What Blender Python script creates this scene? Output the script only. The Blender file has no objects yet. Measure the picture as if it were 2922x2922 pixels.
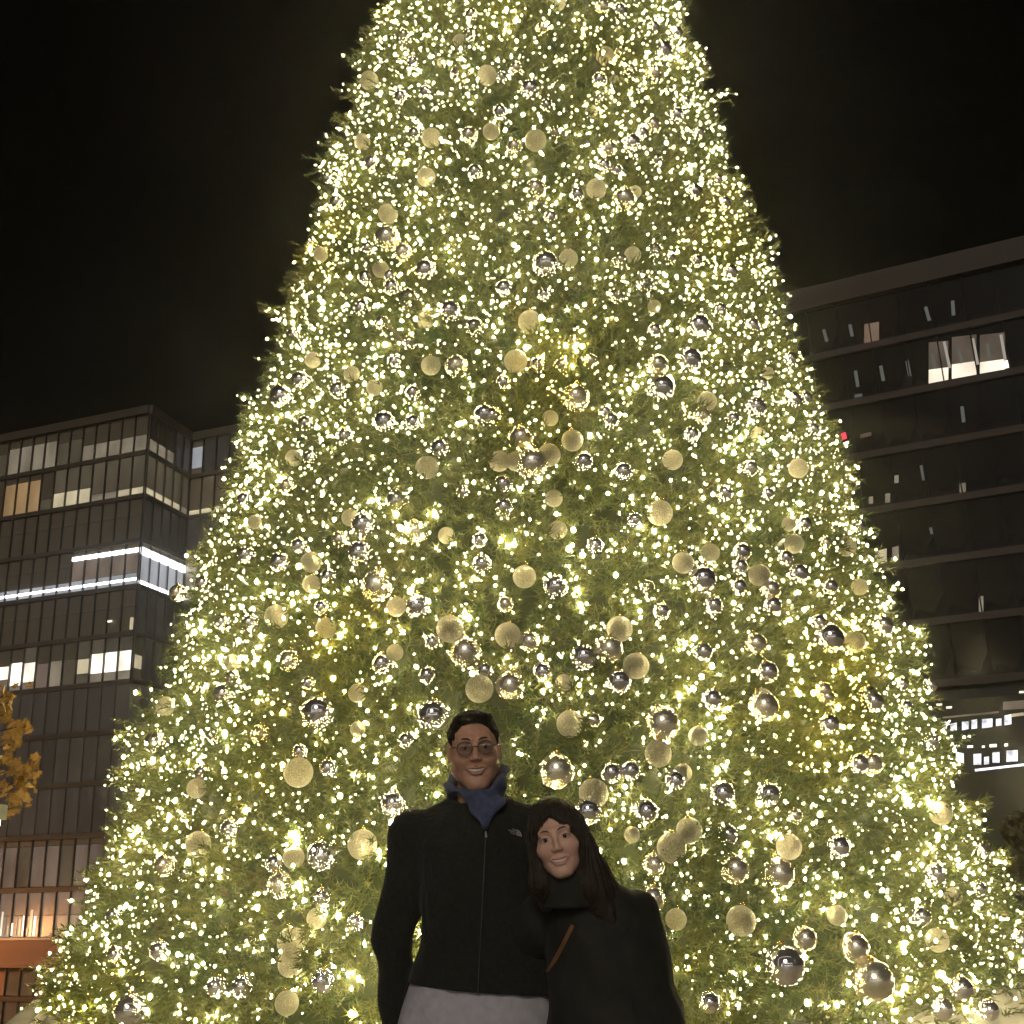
import bpy, bmesh, math, random
import numpy as np
from mathutils import Vector, Matrix
from mathutils.bvhtree import BVHTree
random.seed(7); RNG = np.random.default_rng(11)
SC = bpy.context.scene; COL = SC.collection
R = math.radians

# ------------------------------------------------------------------ camera
FPX = 3133.0                                   # focal length in pixels of the 2922 px photograph
PITCH, ROLL = R(17.5), R(2.0)
CAM = Vector((0, 0, 1.40))
cF = Vector((0, math.cos(PITCH), math.sin(PITCH)))
_u = Vector((0, -math.sin(PITCH), math.cos(PITCH)))
cR = Vector((1, 0, 0)) * math.cos(ROLL) - _u * math.sin(ROLL)
cU = Vector((1, 0, 0)) * math.sin(ROLL) + _u * math.cos(ROLL)
cam_d = bpy.data.cameras.new('camera'); cam = bpy.data.objects.new('camera', cam_d); COL.objects.link(cam)
cam_d.sensor_width = 36.0; cam_d.lens = 36.0 * FPX / 2922.0; cam_d.clip_start = 0.05; cam_d.clip_end = 2000
mw = Matrix((cR, cU, -cF)).transposed().to_4x4(); mw.translation = CAM; cam.matrix_world = mw
SC.camera = cam

# ------------------------------------------------------------------ night sky, one soft light from the plaza behind the camera
w = bpy.data.worlds.new("World"); SC.world = w; w.use_nodes = True
nt = w.node_tree; bg = nt.nodes['Background']
sky = nt.nodes.new('ShaderNodeTexSky'); sky.sky_type = 'NISHITA'; sky.sun_disc = False
SUN_DIR = Vector((0.10, 0.88, -0.46)).normalized()      # the way the light travels
sky.sun_elevation = R(-4); sky.sun_rotation = R(187)
nt.links.new(sky.outputs[0], bg.inputs[0]); bg.inputs[1].default_value = 0.004
sun_d = bpy.data.lights.new('sun', 'SUN'); sun = bpy.data.objects.new('sun', sun_d); COL.objects.link(sun)
sun_d.energy = 0.85; sun_d.angle = R(16); sun_d.color = (1.0, 0.86, 0.70)
sun.rotation_euler = SUN_DIR.to_track_quat('-Z', 'Y').to_euler()
vs = SC.view_settings; vs.view_transform = 'Standard'; vs.look = 'None'; vs.gamma = 1.0; vs.exposure = 0.0
vs.use_curve_mapping = False
SC.cycles.use_denoising = True
SC.cycles.max_bounces = 6; SC.cycles.transparent_max_bounces = 8

# ------------------------------------------------------------------ helpers
def ray(x, y): return cF + cR * ((x - 1461) / FPX) - cU * ((y - 1461) / FPX)
def at_y(x, y, Y):
    d = ray(x, y); return CAM + d * ((Y - CAM.y) / d.y)
def on_plane(x, y, O, n):
    d = ray(x, y); return CAM + d * ((Vector(O) - CAM).dot(n) / d.dot(n))

def link(o, parent=None):
    COL.objects.link(o)
    if parent is not None: o.parent = parent
    return o
def tag(o, label=None, cat=None, group=None, kind=None):
    if label: o['label'] = label
    if cat: o['category'] = cat
    if group: o['group'] = group
    if kind: o['kind'] = kind
    return o
def empty(name, loc=(0, 0, 0)):
    o = bpy.data.objects.new(name, None); o.location = loc; o.empty_display_size = 0.1
    return link(o)
def mesh_np(name, V, Fc, mats=None, smooth=False, cols=None):
    """V (n,3); Fc (m,3) or (m,4) int array"""
    V = np.ascontiguousarray(V, np.float32); Fc = np.ascontiguousarray(Fc, np.int32)
    me = bpy.data.meshes.new(name); k = Fc.shape[1]
    me.vertices.add(len(V)); me.vertices.foreach_set('co', V.ravel())
    me.loops.add(Fc.size); me.loops.foreach_set('vertex_index', Fc.ravel())
    me.polygons.add(len(Fc)); me.polygons.foreach_set('loop_start', np.arange(0, Fc.size, k, dtype=np.int32))
    try: me.polygons.foreach_set('loop_total', np.full(len(Fc), k, np.int32))
    except Exception: pass
    if cols is not None:
        at = me.color_attributes.new('Col', 'FLOAT_COLOR', 'POINT')
        c4 = np.ones((len(V), 4), np.float32); c4[:, :3] = cols; at.data.foreach_set('color', c4.ravel())
    me.update(calc_edges=True); me.validate()
    if smooth: me.polygons.foreach_set('use_smooth', np.ones(len(Fc), bool))
    if mats is not None: me.materials.append(mats)
    return me
def obj(name, me, parent=None, loc=(0, 0, 0), rz=0.0, scale=None):
    o = bpy.data.objects.new(name, me); o.location = loc; o.rotation_euler = (0, 0, rz)
    if scale is not None: o.scale = scale
    return link(o, parent)
class MB:
    def __init__(s): s.v = []; s.f = []
    def add(s, vs_, fs_):
        b = len(s.v); s.v += [tuple(p) for p in vs_]; s.f += [tuple(i + b for i in f) for f in fs_]
    def box(s, c, d, ax=None):
        ax = ax or (Vector((1, 0, 0)), Vector((0, 1, 0)), Vector((0, 0, 1))); c = Vector(c)
        vs_ = [c + ax[0] * d[0] / 2 * i + ax[1] * d[1] / 2 * j + ax[2] * d[2] / 2 * k for i in (-1, 1) for j in (-1, 1) for k in (-1, 1)]
        s.add(vs_, [(0, 1, 3, 2), (4, 6, 7, 5), (0, 4, 5, 1), (2, 3, 7, 6), (0, 2, 6, 4), (1, 5, 7, 3)])
    def tube(s, pts, rad, n=8, cap=True, flat=1.0):
        pts = [Vector(p) for p in pts]; rings = []
        up0 = None
        for i, p in enumerate(pts):
            t = (pts[min(i + 1, len(pts) - 1)] - pts[max(i - 1, 0)]).normalized()
            if up0 is None: up0 = t.orthogonal().normalized()
            x = (up0 - t * up0.dot(t)).normalized(); up0 = x; y = t.cross(x)
            r_ = rad[i] if hasattr(rad, '__len__') else rad
            rings.append([p + (x * math.cos(2 * math.pi * k / n) + y * math.sin(2 * math.pi * k / n) * flat) * r_ for k in range(n)])
        vs_ = [q for rg in rings for q in rg]; fs_ = []
        for i in range(len(rings) - 1):
            for k in range(n): fs_.append((i * n + k, i * n + (k + 1) % n, (i + 1) * n + (k + 1) % n, (i + 1) * n + k))
        if cap: fs_.append(tuple(range(n - 1, -1, -1))); fs_.append(tuple((len(rings) - 1) * n + k for k in range(n)))
        s.add(vs_, fs_)
    def lathe(s, prof, n=24, c=(0, 0, 0)):
        c = Vector(c); vs_ = []; fs_ = []
        for (r_, z) in prof:
            for k in range(n): vs_.append(c + Vector((r_ * math.cos(2 * math.pi * k / n), r_ * math.sin(2 * math.pi * k / n), z)))
        for i in range(len(prof) - 1):
            for k in range(n): fs_.append((i * n + k, i * n + (k + 1) % n, (i + 1) * n + (k + 1) % n, (i + 1) * n + k))
        s.add(vs_, fs_)
    def mesh(s, name, m, smooth=False):
        me = bpy.data.meshes.new(name); me.from_pydata(s.v, [], s.f); me.update()
        if m: me.materials.append(m)
        if smooth: me.polygons.foreach_set('use_smooth', [True] * len(me.polygons))
        return me
    def build(s, name, m, parent=None, loc=(0, 0, 0), smooth=False):
        return obj(name, s.mesh(name, m, smooth), parent, loc)

# ------------------------------------------------------------------ materials
def mat(name, col, rough=0.6, metal=0.0, var=0.25, scale=6.0, bump=0.0, attr=False, spec=0.5, sheen=0.0, trans=0.0):
    m = bpy.data.materials.new(name); m.use_nodes = True; n = m.node_tree; b = n.nodes['Principled BSDF']
    b.inputs['Roughness'].default_value = rough; b.inputs['Metallic'].default_value = metal
    b.inputs['Specular IOR Level'].default_value = spec
    if sheen: b.inputs['Sheen Weight'].default_value = sheen; b.inputs['Sheen Roughness'].default_value = 0.6
    tc = n.nodes.new('ShaderNodeTexCoord'); ns = n.nodes.new('ShaderNodeTexNoise')
    ns.inputs['Scale'].default_value = scale; ns.inputs['Detail'].default_value = 5
    n.links.new(tc.outputs['Object'], ns.inputs['Vector'])
    mp = n.nodes.new('ShaderNodeMapRange'); mp.inputs[1].default_value = 0.25; mp.inputs[2].default_value = 0.75
    mp.inputs[3].default_value = 1 - var; mp.inputs[4].default_value = 1 + var
    n.links.new(ns.outputs['Fac'], mp.inputs[0])
    vm = n.nodes.new('ShaderNodeVectorMath'); vm.operation = 'SCALE'
    if attr:
        a = n.nodes.new('ShaderNodeAttribute'); a.attribute_name = 'Col'; n.links.new(a.outputs['Color'], vm.inputs[0])
    else: vm.inputs[0].default_value = col
    n.links.new(mp.outputs[0], vm.inputs['Scale']); n.links.new(vm.outputs[0], b.inputs['Base Color'])
    if bump:
        bp = n.nodes.new('ShaderNodeBump'); bp.inputs['Strength'].default_value = bump; bp.inputs['Distance'].default_value = 0.01
        n.links.new(ns.outputs['Fac'], bp.inputs['Height']); n.links.new(bp.outputs[0], b.inputs['Normal'])
    if trans:
        t = n.nodes.new('ShaderNodeBsdfTranslucent'); n.links.new(vm.outputs[0], t.inputs[0])
        mx = n.nodes.new('ShaderNodeMixShader'); mx.inputs[0].default_value = trans
        out = n.nodes['Material Output']; n.links.new(b.outputs[0], mx.inputs[1]); n.links.new(t.outputs[0], mx.inputs[2])
        n.links.new(mx.outputs[0], out.inputs[0])
    return m
def glow(name, col, strength, var=0.0, scale=1.0, base=(0.05, 0.05, 0.05)):
    """something that gives off light; var varies it over the lit room behind the pane"""
    m = bpy.data.materials.new(name); m.use_nodes = True; n = m.node_tree; b = n.nodes['Principled BSDF']
    b.inputs['Base Color'].default_value = (*base, 1); b.inputs['Roughness'].default_value = 0.25
    b.inputs['Emission Color'].default_value = (*col, 1); b.inputs['Emission Strength'].default_value = strength
    if var:
        tc = n.nodes.new('ShaderNodeTexCoord'); oi = n.nodes.new('ShaderNodeObjectInfo'); ad = n.nodes.new('ShaderNodeVectorMath')
        ns = n.nodes.new('ShaderNodeTexNoise'); ns.inputs['Scale'].default_value = scale; ns.inputs['Detail'].default_value = 3
        n.links.new(tc.outputs['Object'], ad.inputs[0]); n.links.new(oi.outputs['Location'], ad.inputs[1])
        n.links.new(ad.outputs[0], ns.inputs['Vector'])
        mp = n.nodes.new('ShaderNodeMapRange'); mp.inputs[1].default_value = 0.3; mp.inputs[2].default_value = 0.7
        mp.inputs[3].default_value = strength * (1 - var); mp.inputs[4].default_value = strength * (1 + var)
        n.links.new(ns.outputs['Fac'], mp.inputs[0]); n.links.new(mp.outputs[0], b.inputs['Emission Strength'])
    return m
M = dict(
    paving=mat('plaza_paving', (0.16, 0.15, 0.145), 0.55, var=0.35, scale=1.5, bump=0.15),
    asphalt=mat('street_asphalt', (0.05, 0.05, 0.05), 0.8, var=0.3, scale=0.7),
    glass_dark=mat('dark_window_glass', (0.19, 0.165, 0.125), 0.22, var=0.5, scale=0.35),
    glass_black=mat('black_window_glass', (0.014, 0.014, 0.017), 0.12, var=0.5, scale=0.3),
    frame=mat('window_frame_metal', (0.075, 0.064, 0.05), 0.4, 0.3),
    frame_pale=mat('pale_window_frame', (0.30, 0.30, 0.30), 0.4, 0.2),
    band=mat('floor_band_metal', (0.085, 0.07, 0.052), 0.5, 0.1, var=0.3, scale=0.4),
    band_right=mat('stone_floor_band', (0.055, 0.043, 0.038), 0.7, var=0.3, scale=0.5),
    wall=mat('building_core', (0.03, 0.028, 0.026), 0.7, var=0.3, scale=0.3),
    terracotta=mat('terracotta_fascia', (0.38, 0.20, 0.11), 0.7, var=0.25, scale=0.8),
    tan=glow('dim_tan_window', (1.0, 0.84, 0.60), 0.20, 0.4, 0.5),
    dim=glow('very_dim_window', (1.0, 0.80, 0.50), 0.055, 0.6, 0.4),
    cream=glow('cream_lit_window', (1.0, 0.86, 0.55), 0.55, 0.3, 0.6),
    amber=glow('amber_lit_window', (1.0, 0.62, 0.28), 0.32, 0.4, 0.5),
    white=glow('white_lit_window', (1.0, 0.93, 0.78), 1.6, 0.55, 0.5),
    pale=glow('pale_lit_glass', (0.90, 0.93, 1.0), 0.42, 0.35, 0.4),
    strip=glow('white_light_strip', (0.95, 0.97, 1.0), 7.0),
    grey=glow('grey_brown_window', (1.0, 0.74, 0.56), 0.13, 0.5, 0.6),
    tube=glow('dim_ceiling_tube', (0.9, 1.0, 0.9), 0.085),
    red=glow('red_exit_light', (1.0, 0.01, 0.05), 3.0),
    bark=mat('bark', (0.07, 0.05, 0.035), 0.9, var=0.4, scale=20, bump=0.5),
    leafy=mat('christmas_foliage', (0, 0, 0), 0.55, attr=True, var=0.2, scale=3.0, trans=0.30, spec=0.35),
    autumn=mat('autumn_leaf', (0.26, 0.155, 0.04), 0.6, var=0.3, scale=9.0, trans=0.35),
    shrub=mat('pale_street_leaf', (0.22, 0.19, 0.08), 0.6, var=0.4, scale=4, trans=0.3),
    skin=mat('skin', (0, 0, 0), 0.5, attr=True, var=0.14, scale=45, bump=0.12, spec=0.4),
    black_hair=mat('black_hair', (0.013, 0.010, 0.008), 0.75, var=0.4, scale=90, bump=0.6, spec=0.12),
    brown_hair=mat('dark_brown_hair', (0.022, 0.015, 0.010), 0.62, var=0.5, scale=60, bump=0.4, spec=0.25),
    fleece=mat('black_fleece', (0.017, 0.018, 0.015), 0.95, var=0.18, scale=90, bump=0.5, spec=0.1, sheen=0.06),
    coat=mat('black_coat', (0.015, 0.0145, 0.012), 0.75, var=0.35, scale=18, bump=0.3, spec=0.25, sheen=0.03),
    scarf=mat('blue_scarf', (0.062, 0.074, 0.135), 0.95, var=0.35, scale=45, bump=0.6, spec=0.1, sheen=0.1),
    trousers=mat('pale_grey_trousers', (0.40, 0.39, 0.43), 0.85, var=0.14, scale=40, bump=0.4, spec=0.2),
    denim=mat('dark_denim', (0.03, 0.035, 0.05), 0.8, var=0.3, scale=40),
    leather=mat('tan_leather', (0.17, 0.08, 0.03), 0.5, var=0.25, scale=30, bump=0.2),
    shoe=mat('dark_shoe_leather', (0.03, 0.025, 0.02), 0.4, var=0.3, scale=20),
    logo=mat('white_stitching', (0.34, 0.34, 0.32), 0.8, var=0.1, scale=50),
    zipm=mat('zip_metal', (0.03, 0.03, 0.03), 0.5, 0.4, var=0.1),
    rim=mat('spectacle_rim', (0.035, 0.024, 0.018), 0.25, var=0.1),
    eye=mat('eye_white', (0.36, 0.33, 0.30), 0.15, var=0.03, scale=20),
    iris=mat('dark_iris', (0.02, 0.012, 0.008), 0.08, var=0.1),
    teeth=mat('teeth', (0.70, 0.64, 0.54), 0.3, var=0.03),
    brow=mat('eyebrow_hair', (0.05, 0.033, 0.024), 0.8, var=0.4, scale=90),
    gold_cap=mat('gold_cap', (0.75, 0.56, 0.22), 0.25, 1.0, var=0.1),
    wire=mat('green_cable', (0.02, 0.035, 0.015), 0.6, var=0.1),
    mirror=mat('mirror_bauble', (0.84, 0.80, 0.82), 0.05, 0.92, var=0.06, scale=3),
    pearl=mat('pearl_bauble', (0.90, 0.84, 0.68), 0.27, 0.85, var=0.05, scale=3),
    post=mat('dark_post_metal', (0.03, 0.03, 0.03), 0.5, 0.5, var=0.2),
    bulb_w=glow('warm_white_bulb', (1.0, 0.83, 0.42), 280.0, base=(0.8, 0.7, 0.5)),
    bulb_g=glow('golden_bulb', (1.0, 0.75, 0.20), 210.0, base=(0.8, 0.6, 0.3)),
    lamp_w=glow('lamp_glass', (1.0, 0.93, 0.82), 7.0),
    banner=glow('salmon_lit_sign', (1.0, 0.42, 0.28), 0.5, 0.2, 3.0),
)
def glitter_mat():
    m = mat('glitter_bauble', (0.47, 0.44, 0.34), 0.30, 0.70, var=0.35, scale=9)
    n = m.node_tree; b = n.nodes['Principled BSDF']; tc = n.nodes['Texture Coordinate'] if 'Texture Coordinate' in n.nodes else n.nodes.new('ShaderNodeTexCoord')
    vo = n.nodes.new('ShaderNodeTexVoronoi'); vo.inputs['Scale'].default_value = 11
    n.links.new(tc.outputs['Object'], vo.inputs['Vector'])
    bp = n.nodes.new('ShaderNodeBump'); bp.inputs['Strength'].default_value = 0.9; bp.inputs['Distance'].default_value = 0.05
    n.links.new(vo.outputs['Distance'], bp.inputs['Height']); n.links.new(bp.outputs[0], b.inputs['Normal'])
    return m
M['glitter'] = glitter_mat()
def lens_mat():
    m = bpy.data.materials.new('spectacle_lens'); m.use_nodes = True; n = m.node_tree; n.nodes.remove(n.nodes['Principled BSDF'])
    t = n.nodes.new('ShaderNodeBsdfTransparent'); t.inputs[0].default_value = (0.66, 0.66, 0.66, 1)
    g = n.nodes.new('ShaderNodeBsdfGlossy'); g.inputs['Roughness'].default_value = 0.03
    fr = n.nodes.new('ShaderNodeFresnel'); fr.inputs[0].default_value = 1.6
    mx = n.nodes.new('ShaderNodeMixShader'); out = n.nodes['Material Output']
    n.links.new(fr.outputs[0], mx.inputs[0]); n.links.new(t.outputs[0], mx.inputs[1]); n.links.new(g.outputs[0], mx.inputs[2]); n.links.new(mx.outputs[0], out.inputs[0])
    return m
M['lens'] = lens_mat()

_unit = {}
def unit_box(m):
    if m.name not in _unit:
        b = MB(); b.box((0, 0, 0), (1, 1, 1)); _unit[m.name] = b.mesh('block', m)
    return _unit[m.name]
def block(name, m, parent, c, dims, rz=0.0):
    """a box part with shared mesh data; c in world coordinates"""
    c = Vector(c); o = bpy.data.objects.new(name, unit_box(m)); o.scale = dims; o.rotation_euler = (0, 0, rz)
    o.location = c - (parent.location if parent else Vector((0, 0, 0))); return link(o, parent)
def prism(poly, z0, z1):
    n = len(poly); v = [(x, y, z0) for x, y in poly] + [(x, y, z1) for x, y in poly]
    f = [tuple(range(n - 1, -1, -1)), tuple(range(n, 2 * n))] + [(i, (i + 1) % n, n + (i + 1) % n, n + i) for i in range(n)]
    b = MB(); b.add(v, f); return b

# ================================================================== SETTING
STREET_Z = -11.2
b = MB(); b.add([(-600, -600, STREET_Z), (600, -600, STREET_Z), (600, 600, STREET_Z), (-600, 600, STREET_Z)], [(0, 1, 2, 3)])
tag(b.build('street', M['asphalt']), kind='structure')
plaza = prism([(-30, -62), (40, -62), (40, 20), (-5.35, 20), (-5.35, 12.8), (-1.6, 0), (-30, -1)], STREET_Z + 0.01, 0.0).build('plaza', M['paving'])
tag(plaza, kind='structure')
e_ = Vector((-5.35 + 1.6, 12.8, 0)); L_ = e_.length; kb = MB(); kb.box(Vector((-3.475, 6.4, 0.06)) + Vector((12.8, 3.75, 0)).normalized() * 0.12, (L_, 0.2, 0.12), (e_.normalized(), Vector((-e_.y, e_.x, 0)).normalized(), Vector((0, 0, 1))))
tag(kb.build('plaza_kerb', M['paving']), kind='structure')

# ------------------------------------------------------------------ left office building
def facade(root, O, az, bw, nb, levels, cell, nrm, mull=((0, -1),), mull_m=None, band_m=None, band_h=0.35, z_lo=None):
    """O: start corner (x,y); az direction angle; nrm: outward normal angle; cell(k,i)-> list of (z0,z1,material)"""
    e = Vector((math.cos(az), math.sin(az), 0)); n = Vector((math.cos(nrm), math.sin(nrm), 0)); O = Vector((O[0], O[1], 0))
    for k in range(len(levels) - 1):
        zt, zb = levels[k], levels[k + 1]
        c = O + e * (bw * nb / 2) + n * 0.06 + Vector((0, 0, zb + band_h / 2 - 0.05))
        block('floor_band', band_m or M['band'], root, c, (bw * nb, 0.28, band_h), az)
        for i in range(nb):
            for (z0, z1, m) in cell(k, i):
                z1 = min(z1, zt - 0.06); z0 = max(z0, zb + band_h - 0.03)
                if z1 - z0 < 0.05: continue
                c = O + e * (bw * (i + 0.5)) + n * (-0.03 - 0.004 * ((i + k) % 3)) + Vector((0, 0, (z0 + z1) / 2))
                block('pane', m, root, c, (bw - 0.13, 0.05, z1 - z0 - 0.05), az)
    for (ka, kb_) in mull:
        for i in range(nb + 1):
            c = O + e * (bw * i) + n * 0.10 + Vector((0, 0, (levels[ka] + levels[kb_]) / 2))
            block('mullion', mull_m or M['frame'], root, c, (0.075, 0.12, levels[ka] - levels[kb_]), az)
C0 = (-30.05, 85.0); azA, azB = R(160), R(76); BW = 1.35
uA = Vector((math.cos(azA), math.sin(azA), 0)); uB = Vector((math.cos(azB), math.sin(azB), 0))
LV = [38.2 - 3.8 * k for k in range(14)]
left = empty('office_building', (C0[0], C0[1], LV[-1]))
tag(left, 'glass office building on the left with a white-lit floor and several lit windows', 'building')
G = M['glass_dark']; GD = glow('self_glowing_glass', (1.0, 0.86, 0.66), 0.020, 0.5, 0.3)  # faint emission lifts dark panes that the sun leaves too black
def cellA(k, i):
    z0, z1 = LV[k + 1], LV[k]
    full = [(z0, z0 + 2.3, G), (z0 + 2.3, z1, G)]
    def lo(h, m, z=0.0, up=None): return [(z0 + z, z0 + h, m), (z0 + h, z1, up or G)]
    if k == 0:
        if i <= 4: return lo(1.75, M['tan'])
        if i == 5: return lo(2.5, M['dim'])
        if i in (7, 8, 9, 10): return lo(2.75, M['tan'])
        return lo(2.4, M['dim'])
    if k == 1:
        if i in (0, 1): return lo(0.95, M['cream'], up=M['dim'])
        if i in (2, 3): return lo(0.95, M['tan'], up=M['dim'])
        if i in (4, 5, 6): return lo(1.65, M['cream'], up=M['dim'])
        if i == 7: return lo(1.3, M['dim'])
        if i in (8, 9, 10): return lo(3.2, M['amber'])
        return full
    if k == 3:
        if i <= 4: return [(z0 + 0.3, z0 + 1.25, M['pale']), (z0 + 1.25, z0 + 3.0, M['grey']), (z0 + 3.3, z1, G)]
        return [(z0 + 0.3, z0 + 1.2, M['pale']), (z0 + 1.2, z0 + 2.5, G), (z0 + 2.5, z1, G)]
    if k == 5:
        if i in (0, 1, 2): return [(z0, z0 + 1.0, M['tan']), (z0 + 1.0, z0 + 2.6, M['white']), (z0 + 2.6, z1, M['dim'])]
        if i == 3: return [(z0, z0 + 1.1, M['dim']), (z0 + 1.1, z0 + 2.3, M['cream']), (z0 + 2.3, z1, M['dim'])]
        if i in (4, 5): return lo(2.4, M['tan'] if i == 5 else M['dim'])
        if i == 6: return lo(2.3, M['grey'])
        if i == 7: return [(z0, z0 + 0.9, M['grey']), (z0 + 0.9, z0 + 2.5, M['white']), (z0 + 2.5, z1, M['dim'])]
        if i == 8: return [(z0, z0 + 0.7, M['tan']), (z0 + 0.7, z0 + 2.6, M['white']), (z0 + 2.6, z1, G)]
        if i in (9, 10): return [(z0, z0 + 1.3, M['grey']), (z0 + 1.3, z0 + 2.4, M['white']), (z0 + 2.4, z1, G)]
    if k in (6, 7, 8): return [(z0, z1, GD)]
    if k == 9: return lo(3.3, M['grey'] if i % 3 else M['dim'])
    if k == 10: return [(z0, z0 + 2.1, M['tan']), (z0 + 2.1, z1, M['grey'])]
    if k == 11: return [(z0 + 0.1, z0 + 2.0, M['terracotta'] if i % 3 == 1 else G)]
    return full
def cellB(k, i):
    z0, z1 = LV[k + 1], LV[k]
    if k == 0 and i < 3: return [(z0, z0 + 1.45, M['tan']), (z0 + 1.45, z1, G)]
    if k == 1: return [(z0, z0 + 0.95, M['cream'] if i < 4 else M['tan']), (z0 + 0.95, z1, M['dim'])]
    if k == 3: return [(z0 + 0.3, z0 + 3.0, M['pale']), (z0 + 3.3, z1, G)]
    if k == 5 and i == 0: return [(z0, z0 + 1.2, M['dim']), (z0 + 1.2, z0 + 2.3, M['cream']), (z0 + 2.3, z1, G)]
    return [(z0, z0 + 2.3, GD), (z0 + 2.3, z1, GD)]
def cellC(k, i):
    z0, z1 = LV[k + 1], LV[k]
    if k == 0 and i == 0: return [(z0, z0 + 0.9, G), (z0 + 0.9, z0 + 2.9, M['pale']), (z0 + 2.9, z1, G)]
    if k == 1: return [(z0, z0 + 0.8, M['cream']), (z0 + 0.8, z1, G)]
    if k == 3 and i == 0: return [(z0 + 0.3, z0 + 1.6, M['pale']), (z0 + 1.6, z1, G)]
    return [(z0, z0 + 2.3, GD), (z0 + 2.3, z1, GD)]
facade(left, C0, azA, BW, 14, LV, cellA, azA + R(90), mull=((0, 6), (9, -1)))
facade(left, C0, azB, BW, 5, LV, cellB, azB - R(90), mull=((0, 6),))
c1 = Vector((C0[0], C0[1], 0)) + uB * (5 * BW)
facade(left, (c1.x, c1.y), azA + math.pi, BW, 4, LV, cellC, azA + R(90), mull=((0, 6),))
c0 = Vector((C0[0], C0[1], 0))
inn = uA * 0.25 + uB * 0.25
poly = [c0 + inn, c1 + uA * 0.25 + uB * 0.25, c1 - uA * 14 + uB * 0.25, c1 - uA * 14 + uB * 14, c0 + uA * 26 + uB * 21, c0 + uA * 26 + uB * 0.25]
core = prism([(p.x - C0[0], p.y - C0[1]) for p in poly], 0.0, LV[0] - LV[-1] - 0.4).build('wall', M['wall'], left)
for (o_, az_, L) in ((c0 + uA * 13, azA, 26), (c0 + uB * 3.4, azB, 7.0), (c1 - uA * 7, azA, 14)):
    nn = (uB * -1) if az_ == azA else (uA * -1)
    block('parapet', M['band'], left, o_ + nn * 0.14 + Vector((0, 0, LV[0] + 0.1)), (L, 0.35, 0.7), az_)
# white light strips of the fourth floor from the top
zl = LV[4]
nA = Vector((math.cos(azA + R(90)), math.sin(azA + R(90)), 0)); nB = Vector((math.cos(azB - R(90)), math.sin(azB - R(90)), 0))
for i in range(5):
    block('light_strip', M['strip'], left, c0 + uA * (BW * (i + 0.5)) + nA * 0.05 + Vector((0, 0, zl + 3.12)), (BW - 0.06, 0.14, 0.30), azA)
for i in range(5):
    block('light_strip', M['strip'], left, c0 + uB * (BW * (i + 0.5)) + nB * 0.05 + Vector((0, 0, zl + 3.08)), (BW - 0.02, 0.14, 0.55), azB)
    block('light_strip', M['strip'], left, c0 + uB * (BW * (i + 0.5)) + nB * 0.03 + Vector((0, 0, zl + 0.42)), (BW - 0.10, 0.12, 0.40), azB)
for i in range(11):
    block('light_strip', M['strip'], left, c0 + uA * (BW * (i + 0.5)) + nA * 0.03 + Vector((0, 0, zl + 0.72)), (BW - 0.10, 0.12, 0.17), azA)
block('wall_light', M['cream'], left, c0 + uA * 0.15 + nA * 0.22 + Vector((0, 0, 20.05)), (0.22, 0.14, 0.95), azA)
block('wall_light', M['white'], left, c0 + uA * 2.3 + nA * 0.22 + Vector((0, 0, 20.45)), (0.35, 0.14, 0.16), azA)
# shop frontage down on the street: terracotta fascia, sill line and pale posters in the windows
block('fascia', M['terracotta'], left, c0 + uA * 9.5 + nA * 0.45 + Vector((0, 0, -4.05)), (19, 0.8, 1.75), azA)
block('sill', M['frame_pale'], left, c0 + uA * 9.5 + nA * 0.50 + Vector((0, 0, -3.08)), (19, 0.95, 0.14), azA)
block('sill', M['terracotta'], left, c0 + uA * 9.5 + nA * 0.50 + Vector((0, 0, -5.0)), (19, 0.95, 0.12), azA)
rr = random.Random(5)
for i in range(16):
    h = rr.uniform(0.5, 1.9)
    block('window_display', M['white'] if i % 3 == 0 else M['cream'] if i % 3 == 1 else M['tan'], left, c0 + uA * (7.2 + i * 0.36 + rr.uniform(-.05, .05)) + nA * 0.02 + Vector((0, 0, -3.0 + h / 2 + 0.1)), (rr.uniform(0.08, 0.2), 0.06, h), azA)

# ------------------------------------------------------------------ dark building on the right
azR = R(155); eR = Vector((math.cos(azR), math.sin(azR), 0)); nR = Vector((math.cos(azR + R(90)), math.sin(azR + R(90)), 0))
OR = Vector((30.0, 60.0, 0)); LR = [34.9 - 3.57 * k for k in range(8)]
S0 = OR - eR * 11.4; BR = 1.9; NB = 17
right = empty('dark_office_building', (OR.x, OR.y, STREET_Z))
tag(right, 'tall dark glass office building on the right with one cream-lit office', 'building')
GB = M['glass_black']
def cellR(k, i):
    z0, z1 = LR[k + 1], LR[k]; return [(z0, z1, GB)]
facade(right, (S0.x, S0.y), azR, BR, NB, LR, cellR, azR + R(90), mull_m=M['glass_black'], band_m=M['band_right'], band_h=0.42)
def seg(c, d, m=GB, nm='wall'): return block(nm, m, right, c, d, azR)
mid = S0 + eR * (BR * NB / 2)
seg(mid - nR * 8.2 + Vector((0, 0, (36.0 + STREET_Z) / 2)), (BR * NB - 0.3, 16, 36.0 - STREET_Z), M['wall'])
seg(mid + nR * 0.12 + Vector((0, 0, 35.65)), (BR * NB, 0.5, 1.5), M['band_right'], 'parapet')
def rp(x, y, off=0.0):
    p = on_plane(x, y, OR + nR * off, nR); return p
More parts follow.
